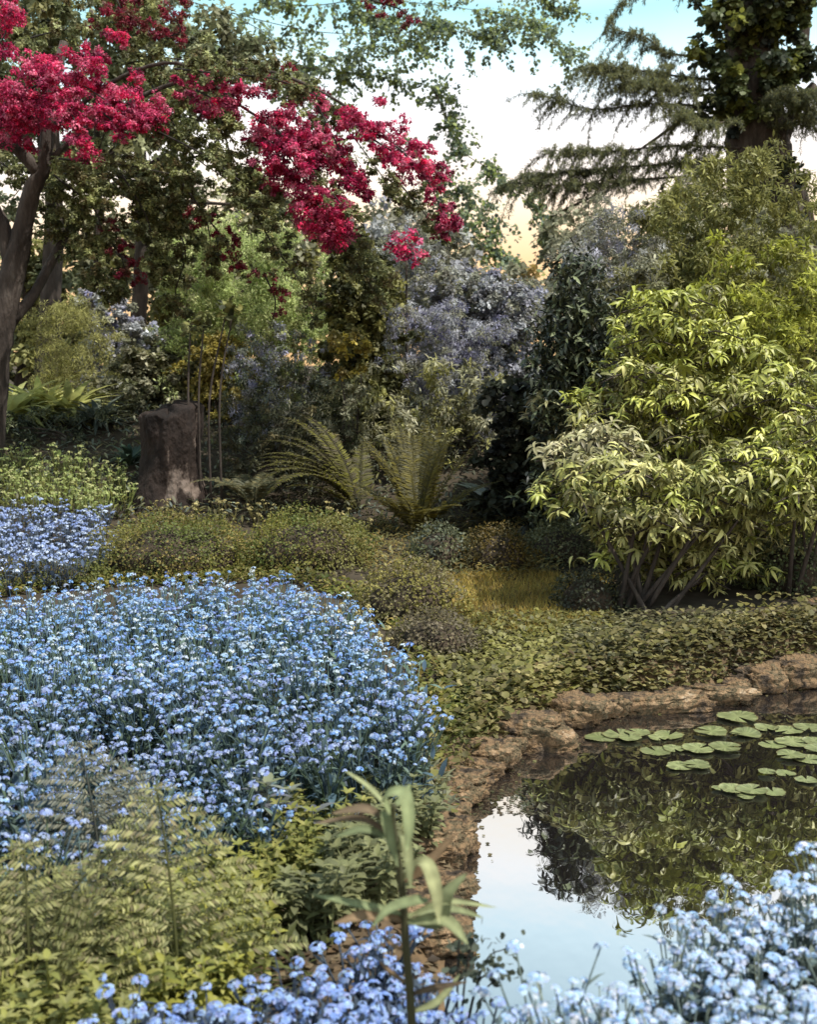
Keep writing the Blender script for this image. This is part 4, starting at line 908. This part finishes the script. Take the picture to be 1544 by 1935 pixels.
protos = [flower_plant('forget_me_not', lab, 10, .25, .10, .015, [C(138, 162, 214), C(126, 150, 206), C(160, 168, 208), C(172, 194, 214)], [C(84, 94, 104), C(66, 76, 92)], 'forget-me-nots at the bottom left') for k in range(4)]
plant_out(protos, sp[:62], (.8, 1.1))

# ---- leafy herbs of the near left bank
def herb(name, label, n, height, length, cols, group):
    root = thing(name, label, 'plant', (0, 0, 0), group); mb = MB(); st_ = MB()
    for k in range(n):
        a = rng.uniform(0, 6.28); s = rng.uniform(0, .07); tip = np.array([s * 1.6 * math.cos(a), s * 1.6 * math.sin(a), height * rng.uniform(.65, 1.1)])
        p = curve([(s * math.cos(a) * .4, s * math.sin(a) * .4, -.03), tip * (.6, .6, .5), tip], 8); tube(st_, p, np.linspace(.004, .002, 8), cols[0] * .7, 4)
        for i in range(2, 8):
            b0 = rng.uniform(0, 6.28)
            for q_ in range(3 if i < 7 else 5):
                b1 = b0 + q_ * 6.28 / (3 if i < 7 else 5); e = .25 if i < 7 else .7
                put(mb, MEDIUM, p[i][None], np.array([[math.cos(b1) * math.cos(e), math.sin(b1) * math.cos(e), math.sin(e)]]), np.array([[0, 0, 1.0]]), np.array([length * rng.uniform(.65, 1.15) * (1 if i < 7 else .75)]), jitter_col(cols, 1, .2))
    st_.build('stem', M_STEM, root); mb.build('leaves', M_LEAF, root); return root
def herbs(label, poly, spacing, cols, height, length, group, h=.15, protos=3, name='leafy_herb'):
    sp = sample(region(poly, h), spacing, .4, .02); print(label[:30], len(sp))
    plant_out([herb(name, label, 4, height, length, cols, group) for k in range(protos)], sp, (.75, 1.2))
herbs('yellow green leafy herb on the bank left of the lily stem', [(540, 1490), (630, 1500), (640, 1560), (560, 1650), (450, 1690), (430, 1640), (520, 1560)], .078, [C(128, 130, 78), C(104, 108, 66), C(140, 136, 86)], .19, .044, 'yellow green herbs')
herbs('grey green leafy herb between the yellow herbs and the rocks', [(640, 1560), (740, 1490), (820, 1500), (800, 1570), (720, 1640), (700, 1680), (620, 1700), (540, 1690)], .09, [C(128, 130, 96), C(108, 110, 84)], .18, .05, 'grey green herbs by the rocks')
herbs('olive leafy herb under the feathery fern at the lower left', [(300, 1640), (420, 1620), (500, 1700), (510, 1780), (420, 1840), (280, 1860), (200, 1750)], .085, [C(152, 150, 84), C(114, 118, 70), C(158, 156, 102)], .18, .044, 'olive herbs under the fern')
herbs('pale leafy herb at the bottom left corner', [(-60, 1640), (120, 1640), (240, 1760), (300, 1935), (-60, 1960)], .075, [C(142, 142, 88), C(116, 120, 76), C(156, 154, 108)], .18, .043, 'pale herbs in the corner')
herbs('blue grey broad leaved herb between the blue bed and the olive herbs', [(400, 1540), (520, 1500), (540, 1550), (440, 1620), (420, 1610)], .14, [C(116, 120, 112), C(100, 102, 110), C(130, 134, 104)], .2, .085, 'blue grey herbs by the bed')

# ---- feathery bracken at lower left
def bracken(label, base, fronds, cols):
    root = thing('bracken', label, 'fern', base)
    for lean_az, lean, length, face in fronds:
        mb = MB(); n = 16; s = np.linspace(0, 1, n)
        d = np.stack([np.cos(lean_az) * np.sin(lean * s), np.sin(lean_az) * np.sin(lean * s), np.cos(lean * s)], 1)
        p = np.concatenate([[np.zeros(3)], np.cumsum(d[:-1] * length / (n - 1), 0)])
        tube(mb, p, np.linspace(.005, .002, n), cols[0] * .45, 5)
        side = np.array([math.cos(face), math.sin(face), 0])
        for f in np.linspace(.2, .98, 13) + rng.uniform(-.015, .0, 13):
            i = min(int(f * (n - 1)), n - 2); q_ = p[i] + (p[i + 1] - p[i]) * (f * (n - 1) - i); tang = d[i]
            L_ = (length * .62 * (1 - f) ** .75 + .03) * rng.uniform(.82, 1.08)
            for sg in (-1, 1):
                dd = unit(side * sg + tang * .42 + rdir(1)[0] * .08); m_ = 14; ss = np.linspace(0, 1, m_)
                e = q_ + dd * (ss * L_)[:, None] + np.array([0, 0, -1]) * (.22 * L_ * ss ** 2)[:, None]
                tube(mb, e, np.linspace(.002, .0008, m_), cols[0] * .6, 3)
                prs = max(6, int(L_ / .0092)); fi = np.linspace(.06, .98, prs) * (m_ - 1); ii = np.clip(fi.astype(int), 0, m_ - 2); ff = (fi - ii)[:, None]
                pos = e[ii] * (1 - ff) + e[ii + 1] * ff; up = unit(np.cross(dd, np.cross([0, -.5, .85], dd)))
                sd = unit(np.cross(dd, up))
                pl = (.30 * L_ * (1 - np.linspace(0, 1, prs)) ** .7 + .012) * rng.uniform(.85, 1.1, prs)
                for s2 in (-1, 1):
                    put(mb, LANCE, pos, unit(s2 * sd + dd * .55 + rdir(prs) * .16), unit(up + rdir(prs) * .2), np.where(rng.random(prs) < .12, .004, np.minimum(pl, .030) * rng.uniform(.7, 1.1, prs)), jitter_col(cols, prs, .3))
        mb.build('frond', M_LEAF, root)
BC = [C(136, 138, 94), C(112, 114, 78), C(154, 152, 112), C(124, 116, 90)]
b_ = P(338, 1900, 2.75); b_[2] = gz1(b_[0], b_[1])
bracken('tall feathery bracken standing in front of the olive herbs', b_, [(2.6, .22, .56, 0.15), (2.5, 1.0, .42, 1.2)], BC)
b_ = P(60, 1960, 2.7); b_[2] = gz1(b_[0], b_[1])
bracken('feathery bracken at the bottom left corner of the view', b_, [(1.9, .4, .42, .2), (.4, 1.0, .46, -1.0), (2.8, .9, .42, 1.2)], BC)
b_ = P(200, 1880, 3.2); b_[2] = gz1(b_[0], b_[1])
bracken('grey bracken fanning over the edge of the blue bed', b_, [(2.2, .6, .52, .3), (1.0, .7, .44, -.3)], [C(120, 122, 112), C(104, 108, 98), C(134, 130, 110)])

# ---- tall lily stem, close to the camera
Yl = 2.05
root = thing('lily_plant', 'tall single lily stem with long drooping leaves close to the camera', 'plant', (lambda q_: np.array([q_[0], Yl, gz1(q_[0], Yl)]))(P(785, 1900, Yl)))
org = np.array(root.location)
stem_pts = [org + (0, 0, -.03), P(778, 1935, Yl), P(768, 1800, Yl), P(762, 1700, Yl), P(752, 1620, Yl), P(742, 1550, Yl), P(745, 1520, Yl)]
mb = MB(); tube(mb, curve(stem_pts, 24), np.linspace(.009, .005, 24), C(62, 62, 46), 9, .05); mb.build('stem', M_STEM, root, org)
LILY = [C(112, 120, 92), C(88, 96, 74), C(130, 134, 104)]; LBRN = [C(108, 92, 74), C(84, 74, 62)]
def blade(pts, width, cols):
    p = curve([P(x, y, Yl + dy) for x, y, dy in pts], 16); d = unit(np.gradient(p, axis=0)); view = unit(p - np.array([0, 0, CAM_H]))
    n0 = unit(np.array([.2, -.55, .8])); side = unit(np.cross(d, n0)); s = np.linspace(0, 1, 16)
    w = (width * .74 * mpp(Yl) * .5 * np.sin(np.pi * np.clip(s * .93 + .07, 0, 1)) ** .75)[:, None]; up = np.cross(side, d)
    v = np.stack([p - side * w + up * w * .35, p, p + side * w + up * w * .35], 1).reshape(-1, 3); t = []
    for i in range(15):
        for k in (0, 1): t += [(3 * i + k, 3 * i + k + 1, 3 * i + k + 4), (3 * i + k, 3 * i + k + 4, 3 * i + k + 3)]
    lc_ = np.tile(jitter_col(cols, 1, .15), (len(v), 1)); lc_[1::3] *= 1.45; lc_ *= rng.uniform(.85, 1.1, (len(v), 1)); mb = MB(); mb.add(v, lc_, t) if False else mb.add(v, t, lc_); mb.build('leaf', M_LILY, root, org)
for pts, w, cl_ in [
    ([(738, 1535, 0), (700, 1490, .02), (650, 1455, .04)], 16, LILY), ([(738, 1556, 0), (690, 1530, -.03), (625, 1538, -.05)], 30, LBRN),
    ([(740, 1578, 0), (680, 1548, -.02), (592, 1556, -.05)], 22, LBRN), ([(742, 1592, 0), (690, 1568, -.04), (632, 1582, -.06)], 24, LILY),
    ([(742, 1545, 0), (725, 1510, -.02), (762, 1500, -.05), (772, 1560, -.07), (768, 1610, -.08)], 40, LILY), ([(744, 1525, 0), (765, 1505, .02), (775, 1480, .04)], 22, LILY),
    ([(742, 1560, 0), (728, 1540, -.04), (738, 1590, -.05), (752, 1640, -.06)], 30, LILY),
    ([(752, 1610, 0), (764, 1580, -.03), (772, 1630, -.05), (776, 1680, -.06)], 30, LILY),
    ([(765, 1665, 0), (800, 1640, .0), (865, 1572, .03)], 30, LBRN), ([(762, 1660, 0), (800, 1630, -.03), (822, 1680, -.06), (830, 1748, -.08)], 42, LILY + [C(150, 138, 108)]),
    ([(768, 1740, 0), (826, 1745, -.02), (845, 1690, -.02), (885, 1648, 0)], 40, LILY), ([(768, 1735, 0), (840, 1705, -.02), (940, 1715, -.02)], 18, LBRN + LILY),
    ([(768, 1745, 0), (840, 1740, -.03), (885, 1785, -.05)], 40, LILY), ([(768, 1730, 0), (850, 1718, .04), (915, 1735, .06)], 24, LILY),
    ([(764, 1712, 0), (800, 1700, -.05), (740, 1715, -.09), (702, 1752, -.12)], 30, LILY), ([(764, 1728, 0), (690, 1712, -.02), (588, 1690, -.02)], 26, LILY),
    ([(764, 1740, 0), (700, 1730, -.03), (630, 1745, -.05)], 34, LBRN), ([(772, 1800, 0), (740, 1785, .02), (715, 1760, .04)], 12, LBRN),
    ([(776, 1880, 0), (820, 1868, -.02), (885, 1855, -.03)], 22, LBRN), ([(776, 1862, 0), (740, 1840, .02), (715, 1815, .03)], 16, LBRN),
    ([(778, 1915, 0), (830, 1890, 0), (870, 1840, .02)], 22, LILY)]:
    blade(pts, w, cl_)

# sprig with dark round leaves over the bright water, right of the lily
b_ = P(862, 1905, 2.5); b_[2] = gz1(b_[0], b_[1]); root = thing('leafy_sprig', 'dark small leaved sprig against the bright water right of the lily', 'plant', b_)
a, t_ = MB(), MB()
for tx_, ty_ in ((905, 1775), (960, 1790), (935, 1830), (870, 1770), (970, 1835)):
    e = curve([b_, P((tx_ + 862) / 2, ty_ + 40, 2.5), P(tx_, ty_, 2.5)], 10); tube(t_, e, np.linspace(.003, .0015, 10), (.03, .03, .025), 4)
    N = 26; i = rng.integers(4, 10, N); put(a, ROUND, e[i] + rng.normal(0, .014, (N, 3)), rdir(N), unit(rdir(N) + (0, -.5, .6)), rng.uniform(.012, .024, N), jitter_col([C(70, 78, 70), C(92, 98, 84)], N, .2))
t_.build('stem', M_STEM, root, b_); a.build('leaves', M_LEAF, root, b_)

# ---- water lily pads
def pad_mesh(seed, wavy):
    mb = MB(); n = 64; rg = np.random.default_rng(seed); v = [(0, 0, .004)]; t = []
    gap = .22; ang = np.linspace(gap, 2 * math.pi - gap, n); ph = rg.uniform(0, 6, 3)
    for fr_, z in ((.5, .004), (.93, .005), (1.0, .012)):
        for a in ang:
            w_ = (1 + .07 * math.sin(3 * a + ph[0]) + .03 * math.sin(7 * a + ph[1]) + (rg.uniform(-.07, .02) if fr_ > .9 else 0)); v.append((fr_ * w_ * math.cos(a), fr_ * w_ * math.sin(a), z + wavy * fr_ ** 2 * (.5 + .5 * math.sin(2 * a + ph[2]))))
    for k in range(n - 1):
        t.append((0, 1 + k, 2 + k))
        for q_ in (0, 1):
            p_ = 1 + q_ * n + k; t += [(p_, p_ + n, p_ + n + 1), (p_, p_ + n + 1, p_ + 1)]
    pc_ = jitter_col([C(122, 130, 90), C(146, 150, 112), C(98, 102, 72)], len(v), .1); rim = np.arange(len(v)) > 2 * n; pc_[rim] = pc_[rim] * .35 + C(104, 84, 54) * .65; pc_ = pc_ * (.8 + .35 * np.array([mnoise.noise((x * 2.4 + seed, y * 2.4, 0)) for x, y, _z in v])[:, None])
    v = np.array(v); m_ = len(v); bot = v - (0, 0, .006); t = np.array(t)
    mb.add(np.concatenate([v, bot]), np.concatenate([t, t[:, ::-1] + m_]), np.tile(pc_, (2, 1))); return mb
PADS = []
for k in range(5):
    mb = pad_mesh(k, .05 if k < 4 else .18); o = mb.build('lily_pad', M_PAD); tag(o, 'flat pale green water lily pad floating on the dark pond', 'lily pad', 'water lily pads'); PADS.append(o)
used = set()
for k, (x, y, w) in enumerate([(1135, 1394, 62), (1172, 1390, 66), (1205, 1388, 50), (1190, 1399, 46), (1265, 1390, 58), (1245, 1396, 40), (1395, 1358, 80), (1345, 1387, 66), (1408, 1388, 62), (1450, 1378, 48),
        (1490, 1384, 56), (1530, 1380, 60), (1240, 1420, 60), (1275, 1417, 46), (1322, 1418, 66), (1372, 1417, 64), (1460, 1408, 52), (1500, 1404, 70), (1540, 1404, 50), (1495, 1432, 58), (1530, 1436, 60),
        (1285, 1450, 56), (1318, 1449, 56), (1450, 1464, 36), (1485, 1462, 40), (1525, 1476, 44), (1385, 1494, 56), (1422, 1498, 62), (1462, 1497, 52), (1410, 1506, 40), (1360, 1493, 30), (1552, 1420, 60)]):
    p = on_plane(x, y, 0); i = 4 if (x, y) in ((1408, 1388), (1450, 1378)) else k % 4
    o = PADS[i]
    if i in used: o = o.copy(); COL.objects.link(o)
    used.add(i); o.location = (p[0], p[1], .002 + .004 * (k % 4)); s = w * .5 * mpp(p[1]); o.scale = (s, s, s if i < 4 else s * 1.2); o.rotation_euler = (0, 0, rng.uniform(0, 6.28))
xy = np.stack([rng.uniform(POND[:, 0].min(), 3.2, 2600), rng.uniform(3.2, 8.2, 2600)], 1); d_ = sdf(POND, xy[:, 0], xy[:, 1]); k_ = np.array([mnoise.noise((x * 1.6, y * 1.6, 8)) for x, y in xy])
xy = xy[(d_ < -.01) & ((d_ > -.10) | (k_ > .42))]; N = len(xy); mb = MB(); a = rng.uniform(0, 6.28, N)
put(mb, SMALL, np.concatenate([xy, np.full((N, 1), .003)], 1), np.stack([np.cos(a), np.sin(a), 0 * a], 1), np.array([0, 0, 1.0]), rng.uniform(.008, .03, N), jitter_col([C(96, 88, 66), C(70, 66, 50), C(120, 118, 84)], N, .2))
tag(mb.build('floating_leaf_litter', M_LEAF), kind='stuff')
# floating duckweed specks near the bright corner
xy = np.array([on_plane(x, y, 0)[:2] for x, y in zip(rng.uniform(880, 1010, 260), rng.uniform(1480, 1540, 260))]); xy = xy[sdf(POND, xy[:, 0], xy[:, 1]) < -.02]; N = len(xy)
mb = MB(); a = rng.uniform(0, 6.28, N); put(mb, ROUND, np.concatenate([xy, np.full((N, 1), .003)], 1), np.stack([np.cos(a), np.sin(a), 0 * a], 1), np.array([0, 0, 1.0]), rng.uniform(.006, .02, N), jitter_col([C(84, 74, 60), C(70, 70, 52)], N, .2))
tag(mb.build('duckweed', M_LEAF), kind='stuff')

# ---- bare thin stems above the stump
for k, (x0_, y0_, x1_, y1_) in enumerate([(395, 760, 425, 600), (375, 750, 385, 610), (415, 745, 440, 590), (355, 740, 360, 620)]):
    p0, p1 = P(x0_, y0_, 10.5), P(x1_, y1_, 10.5); g0 = np.array([p0[0], 10.5, gz1(p0[0], 10.5)])
    lb = ['longest', 'second', 'third', 'leftmost'][k]
    root = thing('sapling', {'longest': 'thin dark sapling leaning right above the stump', 'second': 'thin upright sapling just left of the leaning one', 'third': 'thin sapling furthest right above the straw coloured bush', 'leftmost': 'thin short sapling furthest left above the stump'}[lb], 'sapling', g0, 'saplings behind the stump')
    limb(root, g0, [g0, p0, p1], .012, .006, 'stem', 9)
    c, r = pxblobs([(x1_ + rng.uniform(-14, 14), y1_ + rng.uniform(-14, 14), 10.5, 20) for _ in range(3)]); mb = MB(); blob_leaves(mb, c, r, .35, .07, ROUND, OLIVE + DKOLIVE); mb.build('leaves', M_LEAF, root, g0)
print('meshes', len(bpy.data.meshes), 'tris', sum(len(m_.polygons) for m_ in bpy.data.meshes))
